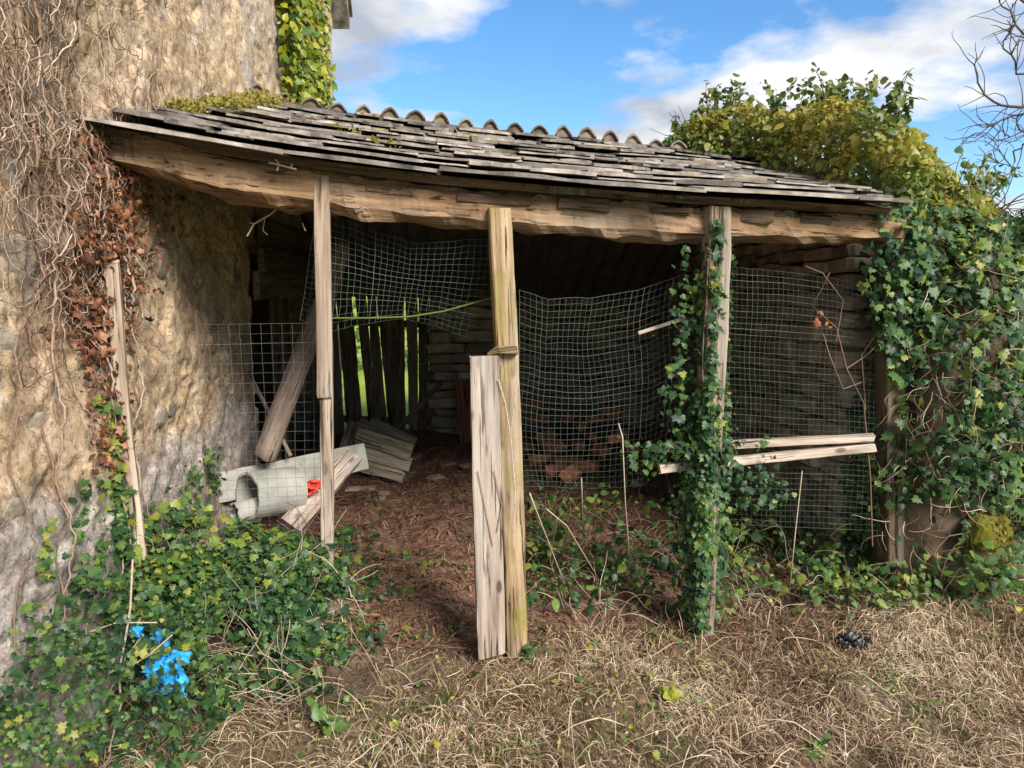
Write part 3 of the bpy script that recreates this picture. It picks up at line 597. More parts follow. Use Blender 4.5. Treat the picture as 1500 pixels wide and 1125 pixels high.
# ------------------------------------------------------------------ boards, logs, rubbish
TD = dict(endcut=.03)
sweep('upright_plank', [FP(709, 523, -.15), FP(713, 720, -.155), FP(720, 958, -.16)], .060, .022, M_greyboard, face=-FN, rough=.045, label='thick grey weathered plank standing upright against the middle post', cat='plank', **TD)
sweep('wooden_stake', [FP(164, 385, -.19), FP(180, 600, -.2), FP(206, 818, -.21)], .023, .015, M_post, face=Vector((.3, -1, 0)), rough=.06, label='slim wooden stake holding the wire mesh beside the house wall', cat='stake', **TD)
sweep('bench_board', [FP(970, 656, -.02), FP(1279, 641, -.02)], .018, .02, M_pale, face=-FN, rough=.07, label='upper pale weathered board fixed across the ivy covered post', cat='board', group='boards across the ivy post', **TD)
sweep('bench_board', [FP(966, 686, -.02), FP(1279, 655, -.02)], .020, .02, M_pale, face=-FN, rough=.07, label='lower pale weathered board sloping across the ivy covered post', cat='board', group='boards across the ivy post', **TD)
sweep('leaning_log', [at(386, 672, 3.95), at(428, 560, 4.1), at(480, 430, 4.3), at(500, 360, 4.4)], .066, .066, M_log, prof=ROUND(12), rough=.09, smooth=True, scale=[1, .95, .95, .85], label='bare grey brown log leaning up inside the shed behind the slim post', cat='log', **TD)
sweep('thin_stick', [at(364, 545, 4.3), at(426, 668, 4.05)], .011, .011, M_log, prof=ROUND(6), label='thin brown stick leaning beside the bare log', cat='stick')
sweep('long_cement_board', [at(315, 716, 3.85), at(420, 694, 4.1), at(535, 668, 4.5)], .085, .012, M_pipe, face=Vector((.15, -1, .25)), rough=.05, label='long grey moss stained board lying behind the broken pipe', cat='board', **TD)
sweep('fallen_plank', [at(425, 772, 3.45), at(516, 668, 3.95)], .06, .028, M_greyboard, face=Vector((.25, -.75, .6)), rough=.07, label='weathered split plank propped up behind the slim post', cat='plank', **TD)
def pipe(name, a, b, r, thick, mat, label, n=28):
    d = (b - a); rot = frame(d, Vector((0, 0, 1))); M = Matrix.Translation(a) @ rot.to_4x4(); Ln = d.length; V = []; Fc = []; m = 8
    for s_, rr in ((0, r), (1, r - thick)):
        for j in range(m + 1):
            for i in range(n):
                an = 2 * math.pi * i / n; e = (.012 * mnoise.noise(Vector((math.cos(an) * 2, math.sin(an) * 2, 3)))) if j == 0 else 0
                V.append((rr * math.cos(an), rr * math.sin(an), Ln * j / m + e))
    k = n * (m + 1)
    for j in range(m):
        for i in range(n):
            p = j * n + i; q_ = j * n + (i + 1) % n; Fc += [(p, q_, q_ + n, p + n), (k + p + n, k + q_ + n, k + q_, k + p)]
    for i in range(n):
        Fc += [((i + 1) % n, i, k + i, k + (i + 1) % n), (m * n + i, m * n + (i + 1) % n, k + m * n + (i + 1) % n, k + m * n + i)]
    return link(name, mesh_py(name, V, Fc, mat, False), None, M, label, 'pipe')
pipe('cement_pipe', at(362, 727, 3.42), at(432, 716, 3.62), .118, .012, M_pipe, 'wide pale fibre cement pipe lying open end out by the house wall')
pipe('pipe_stub', at(343, 752, 3.36), at(384, 742, 3.46), .052, .009, M_pipe, 'small pale pipe stub poking out of the wide cement pipe')
red = thing('red_strap', 'crumpled red plastic strap lying beside the wide cement pipe', 'strap', at(450, 720, 3.62))
th = np.linspace(0, 2 * np.pi, 26)
for k, (x, y, r_) in enumerate(((445, 718, .024), (461, 710, .02), (453, 716, .03))):
    c = at(x, y, 3.58); ax1 = Vector((1, .2, .35 * (k - 1))).normalized(); ax2 = Vector((-.2, .3 * k, 1)).normalized()
    ln = [np.array(c + ax1 * r_ * 1.6 * math.cos(a) + ax2 * r_ * math.sin(a) + Vector((0, .01 * math.sin(3 * a), 0))) for a in th]
    link('loop', tubes_mesh('loop', [ln], [.009], M_red, 6), red)
sweep('band', [at(434, 722, 3.6), at(452, 714, 3.58), at(472, 712, 3.6)], .018, .004, M_red, red, rough=.2)
# broken crate
c0 = at(513, 682, 5.7); crate = thing('broken_crate', 'broken wooden crate tipped over on the shed floor', 'crate', c0)
for (a, b, w) in (((522, 635), (602, 663), .062), ((519, 657), (600, 681), .055), ((512, 677), (590, 697), .05)):
    sweep('side_board', [at(*a, 5.65), at(*b, 5.55)], w, .011, M_crate, crate, face=Vector((0, -1, .25)), rough=.06, endcut=.03)
for (a, b, w) in (((500, 672), (520, 618), .055), ((511, 676), (534, 622), .05)):
    sweep('end_board', [at(*a, 5.72), at(*b, 5.85)], w, .012, M_crate, crate, face=Vector((-.5, -1, .2)), rough=.06, endcut=.03)
sweep('top_rail', [at(527, 618, 5.86), at(602, 645, 5.72)], .03, .02, M_crate, crate, face=Vector((0, -.4, 1)))
sweep('far_board', [at(540, 625, 6.2), at(606, 655, 6.05)], .09, .012, M_crate, crate, face=Vector((0, -1, .1)))
sweep('bottom_board', [at(515, 690, 5.9), at(600, 699, 5.8)], .16, .012, M_crate, crate, face=Vector((0, 0, 1)))
sweep('leaning_board', [at(684, 648, 6.75), at(676, 556, 6.9)], .07, .012, M_redboard, face=Vector((.3, -1, .1)), label='reddish brown board leaning on the rear stone pier', cat='board')
sweep('broken_branch', [at(570, 640, 6.3), at(610, 600, 6.4), at(646, 560, 6.5)], .022, .022, M_dark, prof=ROUND(7), rough=.2, label='dark crooked branch leaning across the slatted back wall', cat='branch')
sweep('pale_stick', [FP(935, 488, .03), FP(1004, 466, .03)], .008, .006, M_pale, label='short pale stick caught in the green net', cat='stick')
# bricks and slabs on the floor
BR = [stone_mesh(50 + k) for k in range(3)]
for b_ in BR: b_.materials[0] = M_brick; b_.name = 'brick'
spots = [(800, 640, 6.4), (812, 655, 6.1), (838, 612, 6.6), (850, 622, 6.5), (868, 640, 6.4), (845, 650, 6.2), (790, 612, 6.7), (778, 590, 6.8), (870, 612, 6.7), (905, 640, 5.6), (880, 660, 6.0), (815, 690, 5.6), (835, 694, 5.5), (858, 682, 5.6), (790, 675, 5.9), (895, 605, 6.8), (925, 655, 6.0), (768, 655, 6.3), (826, 675, 5.8)]
for k, (x, y, Y) in enumerate(spots):
    p = at(x, y, Y); e = Matrix.Rotation(random.uniform(0, 3), 4, 'Z') @ Matrix.Rotation(random.uniform(-.9, .9), 4, 'X')
    link('brick', BR[k % 3], None, Matrix.Translation(p) @ e @ Matrix.Diagonal((.21, .11, .075, 1)), 'broken red brick in the heap behind the green net', 'brick', 'bricks heaped in the shed')
SLB = [stone_mesh(80 + k) for k in range(2)]
for k, (x, y) in enumerate(((672, 688), (655, 672), (640, 690), (690, 676), (560, 712), (528, 705), (610, 664), (785, 720), (935, 700))):
    d = ray(x, y); t = 1.42 / -d.z; p = Vector((0, 0, CAMH)) + d * t; p.z = gz(p.x, p.y) + .015
    link('stone_chip', SLB[k % 2], None, Matrix.Translation(p) @ Matrix.Rotation(random.uniform(0, 3), 4, 'Z') @ Matrix.Diagonal((random.uniform(.1, .22), .09, .025, 1)), 'flat pale stone chip lying on the littered shed floor', 'stone', 'stone chips on the shed floor')
def crumple(name, c, sx, sy, sz, mat, label, cat, seed, n=26, tilt=.75):
    V = []; Fc = []
    for j in range(n):
        for i in range(n):
            u, v = i / (n - 1) * 2 - 1, j / (n - 1) * 2 - 1
            q_ = Vector((u * 2.6 + seed, v * 2.6, 0)); h = mnoise.noise(q_) + .7 * abs(mnoise.noise(q_ * 2.3)) + .4 * mnoise.noise(q_ * 5)
            ed = 1 + .35 * mnoise.noise(Vector((u * 2, v * 2, seed)))
            b_ = sz * (.8 * h + .3 - .5 * (u * u + v * v)); V.append((c.x + u * sx * ed, c.y + v * sy * ed * (1 - tilt) - b_ * tilt, c.z + v * sy * 1.3 * tilt + b_ * (1 - .6 * tilt)))
    for j in range(n - 1):
        for i in range(n - 1):
            if max(abs(2 * i / (n - 1) - 1), abs(2 * j / (n - 1) - 1)) > .55 and mnoise.noise(Vector((i * .3 + seed, j * .3, 2))) > .3: continue
            a = j * n + i; Fc.append((a, a + 1, a + n + 1, a + n))
    me = mesh_py(name, V, Fc, mat, True); o = link(name, me, None, None, label, cat)
    md = o.modifiers.new('thick', 'SOLIDIFY'); md.thickness = .002
    return o
def gpt(x, y, h=0.0):
    d = ray(x, y); z = h
    for _ in range(6):
        p = Vector((0, 0, CAMH)) + d * ((CAMH - z) / -d.z); z = gz(p.x, p.y) + h
    return p
crumple('blue_bag', at(240, 985, 2.30) , .075, .075, .05, M_blue, 'torn blue plastic bag caught low in the ivy and dry stems', 'bag', 3.3)
crumple('blue_scrap', at(236, 940, 2.34), .035, .04, .03, M_blue, 'small blue plastic scrap just above the torn blue bag', 'plastic scrap', 9.1, 14)
crumple('blue_scrap', at(199, 925, 2.24), .02, .02, .04, M_blue, 'tiny blue plastic shred beside a dry climbing stem', 'plastic scrap', 5.1, 10)
crumple('black_scrap', gpt(1250, 938, .03), .075, .05, .04, M_black, 'crumpled black plastic scrap lying on the dry grass', 'plastic scrap', 6.2, 26, 0.0)

# ------------------------------------------------------------------ nets
def net(name, top, bot, cell, off, rad, mat, label, bulge=.05, seed=0, drop=0.0, wob=1.0):
    tp = curve([FP(x, y, off) for x, y in top]); bt = curve([FP(x, y, off) for x, y in bot])
    W = (tp(1) - tp(0)).length; H = np.mean([(tp(u) - bt(u)).length for u in (0, .5, 1)])
    W = max(W, (bt(1) - bt(0)).length)
    nu, nv = int(W / cell), int(H / cell); G = np.zeros((nv + 1, nu + 1, 3))
    for j in range(nv + 1):
        for i in range(nu + 1):
            u, v = i / nu, j / nv; p = tp(u) * (1 - v) + bt(u) * v
            q_ = Vector((p.x * 2.2 + seed, p.z * 2.2, seed)); b = math.sin(math.pi * u) * bulge
            p = p + FN * (b + wob * .05 * mnoise.noise(q_)) + FD * wob * (.035 * mnoise.noise(q_ * 1.3 + Vector((9, 0, 0))) + .004 * mnoise.noise(q_ * 9)) + UP * wob * (.03 * mnoise.noise(q_ * 1.2 + Vector((0, 5, 0))) + .004 * mnoise.noise(q_ * 8))
            G[j, i] = p
    lines = []
    for i in range(nu + 1): lines.append(G[:, i])
    for j in range(nv + 1): lines.append(G[j])
    tn = np.clip(rng.normal(.5, .2, len(lines)), 0, 1)
    rr = rad * rng.uniform(.75, 1.25, len(lines))
    return link(name, tubes_mesh(name, lines, rr, mat, 4, tn), None, None, label, 'net')
net('plastic_net', ((484, 312), (540, 338), (600, 352), (722, 352)), ((468, 486), (530, 480), (590, 468), (640, 472), (700, 494)), .0255, .03, .00062, M_netg, 'green plastic net sagging high between the slim and middle posts', .07, 1)
net('plastic_net', ((757, 424), (800, 440), (870, 440), (940, 425), (1012, 402)), ((764, 712), (830, 716), (900, 724), (945, 722), (985, 690)), .0275, .03, .00062, M_netg, 'green plastic net drooping between the middle post and the ivy post', .09, 4)
net('plastic_net', ((1064, 390), (1150, 398), (1230, 408), (1310, 424)), ((1060, 770), (1150, 776), (1300, 776)), .027, .05, .00058, M_netg, 'green plastic net stretched between the ivy post and overgrown wall', .03, 8, wob=.5)
net('wire_mesh', ((178, 478), (300, 476), (470, 474)), ((205, 800), (330, 790), (478, 780)), .040, .01, .00052, M_wire, 'thin grey wire mesh stretched from the stake to the slim post', .02, 12, wob=.3)
net('plastic_net', ((462, 335), (468, 335), (484, 322)), ((440, 470), (455, 476), (474, 484)), .024, .06, .00058, M_netg, 'narrow flap of green net hanging behind the slim post', .02, 15, wob=.4)
link('net_cord', tubes_mesh('net_cord', [[tuple(FP(x, y, .02)) for x, y in ((478, 466), (540, 466), (600, 464), (650, 456), (722, 436))]], [.004], M_grass, 5), None, None, 'green cord threaded through the high sagging net', 'cord')

# ------------------------------------------------------------------ foliage helpers
def tmpl(outline, fold=.12, curl=.1):
    half = outline; pts = [(0, .38, .0)]
    ring = half + [(-x, y) for x, y in reversed(half) if abs(x) > 1e-6]
    V = [(0.0, .4, fold)] + [(x, y, fold * (1 - abs(x) * 2.2) - curl * (y - .4) ** 2 * 1.6) for x, y in ring]
    n = len(ring); return np.array(V), np.array([(0, 1 + (i + 1) % n, 1 + i) for i in range(n)])
T_ivy = tmpl([(0, 1.0), (.13, .7), (.34, .68), (.27, .48), (.52, .3), (.36, .14), (.3, -.04), (.08, .06), (0, 0.05)])
T_oval = tmpl([(0, 1.0), (.22, .72), (.36, .42), (.3, .12), (.08, -.02), (0, 0.03)])
T_dead = tmpl([(0, 1.0), (.16, .72), (.4, .6), (.2, .4), (.26, .16), (.05, 0.0), (0, .03)], .42, .9)
def unit(a): return a / (np.linalg.norm(a, axis=1)[:, None] + 1e-9)
def leaves(parent, pos, nrm, size, mat, T, n_single=0, tint=None, tip=(0, 0, -1), spread=.55, tipspread=.7, name='foliage'):
    pos = np.asarray(pos, float); n = len(pos); size = np.broadcast_to(size, (n,)).astype(float)
    nr = unit(unit(np.asarray(nrm, float)) + rng.normal(0, spread, (n, 3)))
    td = np.asarray(tip, float)[None] + rng.normal(0, tipspread, (n, 3)); td = unit(td - nr * np.sum(td * nr, 1)[:, None]); bb = np.cross(td, nr)
    tint = rng.random(n) if tint is None else np.asarray(tint, float)
    tint = np.clip(tint + .42 * fbm(pos * 5.5, 2, 91), 0, 1)
    size = size * np.clip(np.exp(rng.normal(0, .28, n)), .5, 1.6)
    tv, tf = T; k = len(tv)
    wsc = rng.uniform(.8, 1.15, n); zsc = rng.uniform(.3, 1.6, n)
    single = np.zeros(n, bool)
    if n_single:
        d = np.linalg.norm(pos - np.array([0, 0, CAMH]), axis=1); vis = size / d * np.abs(np.sum(nr * (np.array([0, 0, CAMH]) - pos), 1) / d)
        depth = d + rng.random(n) * .05; score = vis * np.exp(-(depth - np.percentile(depth, 10)) * 1.5)
        single[np.argsort(-score)[:n_single]] = True
    mlt = ~single
    P, A, B, C, s = pos[mlt], bb[mlt], td[mlt], nr[mlt], size[mlt]
    v = P[:, None, :] + s[:, None, None] * (wsc[mlt][:, None, None] * tv[None, :, 0:1] * A[:, None] + tv[None, :, 1:2] * B[:, None] + zsc[mlt][:, None, None] * tv[None, :, 2:3] * C[:, None])
    f = (np.arange(len(P)) * k)[:, None, None] + tf[None]
    o = link(name, mesh_np(name, v.reshape(-1, 3), f.reshape(-1, 3), mat, np.repeat(tint[mlt], k)), parent, kind='stuff')
    if n_single:
        key = (mat.name, id(T))
        if key not in LM: LM[key] = [mesh_np('leaf', tv, tf, mat, np.full(k, (q_ + .5) / 10)) for q_ in range(10)]
        for i in np.where(single)[0]:
            M = Matrix.Identity(4)
            for r_ in range(3):
                M[r_][0] = bb[i, r_] * size[i] * wsc[i]; M[r_][1] = td[i, r_] * size[i]; M[r_][2] = nr[i, r_] * size[i] * zsc[i]; M[r_][3] = pos[i, r_]
            link('leaf', LM[key][min(9, int(tint[i] * 10))], parent, M)
    return o
LM = {}
def walk(p, d, n, step, wig, pull=(0, 0, 0), seed=None):
    p = np.array(p, float); d = np.array(d, float); out = [p.copy()]; m = np.zeros(3)
    for _ in range(n):
        m = .7 * m + rng.normal(0, wig, 3); d = d + m + np.array(pull); d /= np.linalg.norm(d) + 1e-9; p = p + d * step; out.append(p.copy())
    return out
def stems(parent, lines, r0, r1, mat=None, name='stems'):
    return link(name, tubes_mesh(name, lines, [np.linspace(random.uniform(.7, 1.2) * r0, r1, len(l)) for l in lines], mat or M_stem, 4), parent, kind='stuff')

# ------------------------------------------------------------------ dry creeper on the house wall
vine = thing('dry_creeper', 'tangle of bare dry creeper stems spread over the house wall', 'creeper', HW(60, 700))
lines = []; rad = []
def wall_walk(t, z, n, head, wig, step=.022, pull=.06, lift=.012):
    P = []; m = 0; ph = random.random() * 9
    for i in range(n):
        P.append((t, z, lift + .022 * (1 + math.sin(i * .35 + ph)) * random.uniform(.6, 1.1))); m = .75 * m + random.gauss(0, wig); head += m
        head += pull * math.sin(-math.pi / 2 - head); t += math.cos(head) * step; z += math.sin(head) * step
    a = np.array(P); d = wall_disp(a[:, 0], a[:, 1]); d = np.convolve(np.pad(d, 2, mode='edge'), np.ones(5) / 5, 'valid')
    return np.array(H0)[None] + a[:, :1] * np.array(HD) + (a[:, 2:] + d[:, None]) * np.array(HN) + a[:, 1:2] * np.array(UP)
def tz(x, y): p = HW(x, y); return (p - H0).dot(HD), p.z
for k in range(330):
    x = abs(random.gauss(0, 1)) * 130 - 40 if k % 3 else random.uniform(-40, 300); y = random.uniform(-260, 250) - max(0, x - 150) * .9
    if k % 4 == 0: x = random.uniform(70, 190); y = random.uniform(150, 480)
    t, z = tz(x, y)
    if t > .75: continue
    lines.append(wall_walk(t, z, random.randint(14, 60), random.uniform(-2.6, -.5), .16 if k % 2 else .26)); rad.append(np.linspace(random.uniform(.0011, .0031), .0008, len(lines[-1])))
link('stems', tubes_mesh('stems', lines, rad, M_vine, 4, np.clip(rng.normal(.42, .3, len(lines)), 0, 1)), vine, kind='stuff')
main = []
for x, y in ((30, -40), (60, -20), (100, 30), (118, 180), (45, 90), (140, 240), (170, 330)):
    t, z = tz(x, y); main.append(wall_walk(t, z, 95, -1.5, .05, pull=.15))
link('main_stem', tubes_mesh('main_stem', main, [np.linspace(.006, .002, len(m)) for m in main], M_vine, 6, np.linspace(.2, .6, 7)), vine, kind='stuff')
pos = []; 
for k in range(2300):
    x = random.gauss(160, 34); y = random.uniform(190, 520); x += (y - 300) * (-.06)
    if y > 430: x = random.gauss(140, 22)
    if random.random() < .12: x, y = random.gauss(150, 16), random.uniform(500, 700)
    t, z = tz(x, y)
    pos.append(wp(t, z, random.uniform(.01, .05)))
leaves(vine, pos, np.tile(np.array(HN + Vector((0, -.6, .1))), (len(pos), 1)), rng.uniform(.010, .036, len(pos)), M_dead, T_dead, 200, spread=1.3, tipspread=1.0, name='dead_leaves')
tw = thing('hanging_twig', 'bare twig hanging below the front beam near the house wall', 'twig', FP(412, 300, .1))
link('twig', tubes_mesh('twig', [[tuple(FP(x, y, .1)) for x, y in pl] for pl in (((414, 298), (395, 315), (372, 328), (362, 346)), ((388, 320), (385, 338), (392, 344)), ((372, 328), (366, 326)))], [.004, .002, .002], M_vine, 5, [.8, .8, .8]), tw)
tw = thing('small_twig', 'short forked dry twig sticking out over the front beam', 'twig', FP(415, 245, -.15))
link('twig', tubes_mesh('twig', [[tuple(FP(x, y, -.15)) for x, y in pl] for pl in (((434, 248), (415, 243), (394, 238)), ((410, 242), (403, 233)), ((426, 246), (428, 240)), ((408, 242), (406, 250)))], [.004, .003, .003, .003], M_vine, 5, [.9] * 4), tw)

# ------------------------------------------------------------------ ivies
ivyL = thing('ground_ivy', 'dark green ivy mounded over the ground at the house wall and slim post', 'ivy', (-1.1, 2.7, 0))
pos = []; nrm = []; lines = []
def noise_h(s): return mnoise.noise(Vector((s * 3.1, 4.2, 0)))
for k in range(8200):                      # along the mesh fence between stake and slim post
    s = random.uniform(-1.62, -.74); ph = random.random() ** .7 * math.pi / 2; hh = .56 + .07 * noise_h(s) + .05 * noise_h(s * 3); dd = .34 + .1 * noise_h(s + 5)
    r = random.uniform(.8, 1.06) * (1 + .12 * mnoise.noise(Vector((s * 6, ph * 4, 1))))
    p = FS(s, 0, -dd * math.cos(ph) * r); p.z = max(gz(p.x, p.y), 0) * .4 + hh * math.sin(ph) * r + .02
    if mnoise.noise(p * 6.0) < -.12 and random.random() < .85: continue
    pos.append(p); nrm.append(-FN * math.cos(ph) + UP * (.25 + math.sin(ph)) + HN * .2)
for k in range(7500):                      # along the foot of the house wall, towards the viewer
    t = random.uniform(-2.0, .1); ph = random.random() ** .8 * math.pi / 2; hh = .62 + .2 * mnoise.noise(Vector((t * 4, 1, 0))) + .12 * mnoise.noise(Vector((t * 11, 3, 0))); dd = .3 + .1 * t * -.2 + .16 * max(0, t + 1.1)
    r = random.uniform(.8, 1.06)
    p = H0 + HD * t + HN * (.03 + dd * math.cos(ph) * r); p.z = hh * math.sin(ph) * r + gz(p.x, p.y) * .4 + .01
    if mnoise.noise(p * 6.0) < -.14 and random.random() < .85: continue
    pos.append(p); nrm.append(HN * math.cos(ph) + UP * (.25 + .8 * math.sin(ph)) - FN * .5)
for k in range(280):                       # runners over the floor and round the posts
    p = gpt(random.uniform(480, 560), random.uniform(770, 960), .02); pos.append(p + UP * random.uniform(0, .05)); nrm.append(UP - FN * .5)
for k in range(350):
    p = gpt(random.uniform(-10, 240), random.uniform(1020, 1125), .02); pos.append(p + UP * random.uniform(0, .06)); nrm.append(UP - FN * .5)
for pl, dens in ((((92, 930), (100, 800), (112, 690)), 60), (((150, 900), (165, 790), (158, 700), (112, 715)), 90), (((45, 900), (48, 760)), 40), (((240, 800), (255, 720), (290, 690), (318, 655)), 120), (((270, 760), (300, 720), (330, 690)), 80), (((125, 960), (130, 760)), 70)):
    for k in range(dens):
        f = random.random() * (len(pl) - 1); i = int(f); x = pl[i][0] + (pl[i + 1][0] - pl[i][0]) * (f - i) + random.gauss(0, 7); y = pl[i][1] + (pl[i + 1][1] - pl[i][1]) * (f - i) + random.gauss(0, 7)
        t, z = tz(x, y); pos.append(wp(t, z, random.uniform(.01, .05))); nrm.append(HN - FN * .5 + UP * .3)
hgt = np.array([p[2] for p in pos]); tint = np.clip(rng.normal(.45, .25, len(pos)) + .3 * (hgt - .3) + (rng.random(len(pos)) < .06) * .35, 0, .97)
leaves(ivyL, pos, nrm, rng.uniform(.014, .042, len(pos)) * np.clip(np.array([p[1] for p in pos]) / 2.75, .6, 1.05), M_ivy, T_ivy, 300, tint)
for k in range(330):
    s = random.uniform(-1.75, -.72); f = random.random(); p = FS(s, .05 + .5 * f, -.4 + .3 * f); lines.append(walk(p, (rng.normal(0, .8), rng.normal(0, .3), rng.normal(0, .8)), random.randint(5, 17), .02, .06, (0, 0, -.02)))
stems(ivyL, lines, .0022, .001, M_vine)
stk = thing('stake_ivy', 'bright green ivy shoot climbing the slim wooden stake', 'ivy', FP(200, 800, -.06))
pos = []
for k in range(210):
    f = random.random() ** .8; y = 815 - f * 235; x = 190 - f * 30 + random.gauss(0, 8); pos.append(FP(x - 12, y, -.26 + random.gauss(0, .015)))
leaves(stk, pos, np.tile(np.array(-FN + UP * .4), (len(pos), 1)), rng.uniform(.03, .05, len(pos)), M_ivy, T_ivy, 60, rng.normal(.62, .2, len(pos)))
stems(stk, [[tuple(FP(190 - f * 30 + 5 * math.sin(f * 9), 815 - f * 235, -.26)) for f in np.linspace(0, 1, 14)]], .004, .002)

pv = thing('post_ivy', 'glossy ivy climbing all over the wooden post that holds the two boards', 'ivy', FP(1028, 920, -.1))
pos = []; nrm = []; lines = []
for k in range(4300):
    y = random.uniform(318, 925); f = (y - 318) / 600; xc = 1052 - 26 * f
    wd = np.interp(y, [318, 400, 470, 540, 600, 680, 800, 925], [8, 18, 17, 17, 24, 34, 26, 20])
    side = random.gauss(0, 1)
    if 400 < y < 640 and random.random() < .6: side = -abs(side) if random.random() < .5 else abs(side)
    x = xc + side * wd * .62; 
    if abs(x - xc) < 13 and y < 560 and random.random() < .6: continue
    if y < 600 and mnoise.noise(Vector((y * .03, side, 3))) < -.25: continue
    p = FP(x, y, -.15 + abs(side) * .05 + random.uniform(-.03, .04)); pos.append(p); nrm.append(-FN + FD * side * .4 + UP * .35)
for k in range(420):                         # a side shoot reaching along the lower board and out behind
    x, y = random.choice(((random.gauss(960, 25), random.gauss(660, 12)), (random.gauss(1000, 18), random.gauss(590, 40)), (random.gauss(1110, 22), random.gauss(710, 22)), (random.gauss(1005, 15), random.gauss(450, 40))))
    pos.append(FP(x, y, -.06 + random.gauss(0, .03))); nrm.append(-FN + UP * .4)
leaves(pv, pos, nrm, rng.uniform(.018, .04, len(pos)), M_ivy, T_ivy, 260, rng.normal(.42, .24, len(pos)))
for k in range(5):
    ph = random.random() * 6; lines.append([tuple(FP(1028 + 6 * math.sin(f * 9 + ph) + 8 * math.sin(f * 3 + 2 * ph) + 22 * f, 920 - 600 * f, -.135)) for f in np.linspace(0, 1, 40)])
stems(pv, lines, .004, .002)

# overgrown end of the side wall: earth and stone core, ivy over it
def core(name, c, r, seed, n=40, m=24):
    V = []; Fc = []
    for j in range(m + 1):
        for i in range(n):
            th_ = 2 * math.pi * i / n; ph = math.pi * j / m; d = Vector((math.cos(th_) * math.sin(ph), math.sin(th_) * math.sin(ph), math.cos(ph)))
            d = Vector([math.copysign(abs(q_) ** .7, q_) for q_ in d]); k = 1 + .16 * mnoise.noise(d * 2 + Vector((seed, 0, 0))) + .07 * mnoise.noise(d * 6 + Vector((seed, 0, 0)))
            V.append((c[0] + d.x * r[0] * k, c[1] + d.y * r[1] * k, c[2] + d.z * r[2] * k))
    for j in range(m):
        for i in range(n): a = j * n + i; b = j * n + (i + 1) % n; Fc.append((a, a + n, b + n, b))
    return mesh_py(name, V, Fc, M_earth, True)
C1, R1 = (2.19, 3.78, .80), (.29, .40, 1.10); C2, R2 = (3.0, 3.95, .45), (.75, .5, .86)
wl = thing('overgrown_wall', 'crumbling earth and stone wall end buried under ivy', 'wall', (2.3, 3.8, 0))
link('wall_end', core('wall_end', C1, R1, 2), wl); link('bank', core('bank', C2, R2, 7), wl)
lump('mossy_stone', at(1447, 778, 3.33), (Vector((.1, 0, .02)), Vector((0, .07, 0)), Vector((0, .01, .09))), solid('bright_moss', [(.3, (.1, .1, .01)), (.7, (.27, .25, .02))], 20, .95, .015), wl, 5, 3, label='stone thickly covered in yellow green moss')
mp_ = rng.normal(0, 1, (900, 3)); mp_ = mp_ / np.linalg.norm(mp_, axis=1)[:, None]; mp_ = mp_[mp_[:, 1] < .2]
leaves(wl, np.array(at(1447, 778, 3.33)) + mp_ * np.array([.1, .07, .09]), mp_, rng.uniform(.008, .02, len(mp_)), M_moss, T_oval, 0, rng.normal(.6, .25, len(mp_)), name='moss')
def shell(c, r, n, seed, zmin=-.6, grow=(.03, .14)):
    P = []; Nn = []
    while len(P) < n:
        u_ = rng.normal(0, 1, 3); u_ /= np.linalg.norm(u_); d = np.sign(u_) * np.abs(u_) ** (1 / .7); d /= np.linalg.norm(d)
        if d[1] > .3 or d[2] < zmin: continue
        e = np.sign(d) * np.abs(d) ** .7; v = Vector(e); k = 1 + .16 * mnoise.noise(v * 2 + Vector((seed, 0, 0)))
        p = np.array(c) + e * np.array(r) * k; g_ = random.uniform(*grow); p = p + d * g_
        P.append(p); Nn.append(d + np.array([-.1, -.5, .35]))
    return P, Nn
ivR = thing('wall_ivy', 'thick mass of glossy dark ivy hanging over the crumbling wall end', 'ivy', (2.2, 3.4, .2))
P1, N1 = shell(C1, R1, 8500, 2, -.95, (.03, .13)); P2, N2 = shell(C2, R2, 13000, 7, -.95, (.03, .15))
pos = P1 + P2; nrm = N1 + N2
for k in range(1500):                          # curtain hanging under the roof corner
    x = random.gauss(1335, 40); y = random.uniform(300, 560)
    if x < 1262 + max(0, y - 430) * .35: continue
    pos.append(np.array(FP(x, y, random.uniform(-.12, .12)))); nrm.append(np.array(-FN + UP * .4))
pos = np.array(pos); nrm = np.array(nrm)
def bare(p):                                 # patches where dry stems show
    q_ = project(p); return np.exp(-((q_[0] - 1365) / 38) ** 2 - ((q_[1] - 560) / 55) ** 2) + np.exp(-((q_[0] - 1345) / 22) ** 2 - ((q_[1] - 665) / 28) ** 2) + np.exp(-((q_[0] - 1447) / 30) ** 2 - ((q_[1] - 778) / 32) ** 2) * 2
def project(p):
    d = np.asarray(p, float) - np.array([0, 0, CAMH]); f = d[1] * cp - d[2] * sp; up = d[1] * sp + d[2] * cp
    return 750 + F * d[0] / f, 562.5 - F * up / f
hole = fbm(pos * 2.6, 3, 64)
kp = np.array([random.random() > max(bare(p) * .9, .9 if (hole[i] < -.16 and p[2] < 1.5) else 0) for i, p in enumerate(pos)]); pos, nrm = pos[kp], nrm[kp]
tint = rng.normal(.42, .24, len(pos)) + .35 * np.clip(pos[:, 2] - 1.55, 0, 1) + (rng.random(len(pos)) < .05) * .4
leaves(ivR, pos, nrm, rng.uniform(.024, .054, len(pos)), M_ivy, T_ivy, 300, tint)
lines = []
Q1, _q = shell(C1, R1, 1300, 2, -.95, (.03, .1)); Q2, _q = shell(C2, R2, 2200, 7, -.95, (.03, .1))
for p in Q1 + Q2: lines.append(walk(p, (rng.normal(0, .8), -.1, rng.normal(-.5, .8)), random.randint(5, 12), .02, .1))
stems(ivR, lines, .0026, .001, M_straw, 'dry_stems'); lines = []
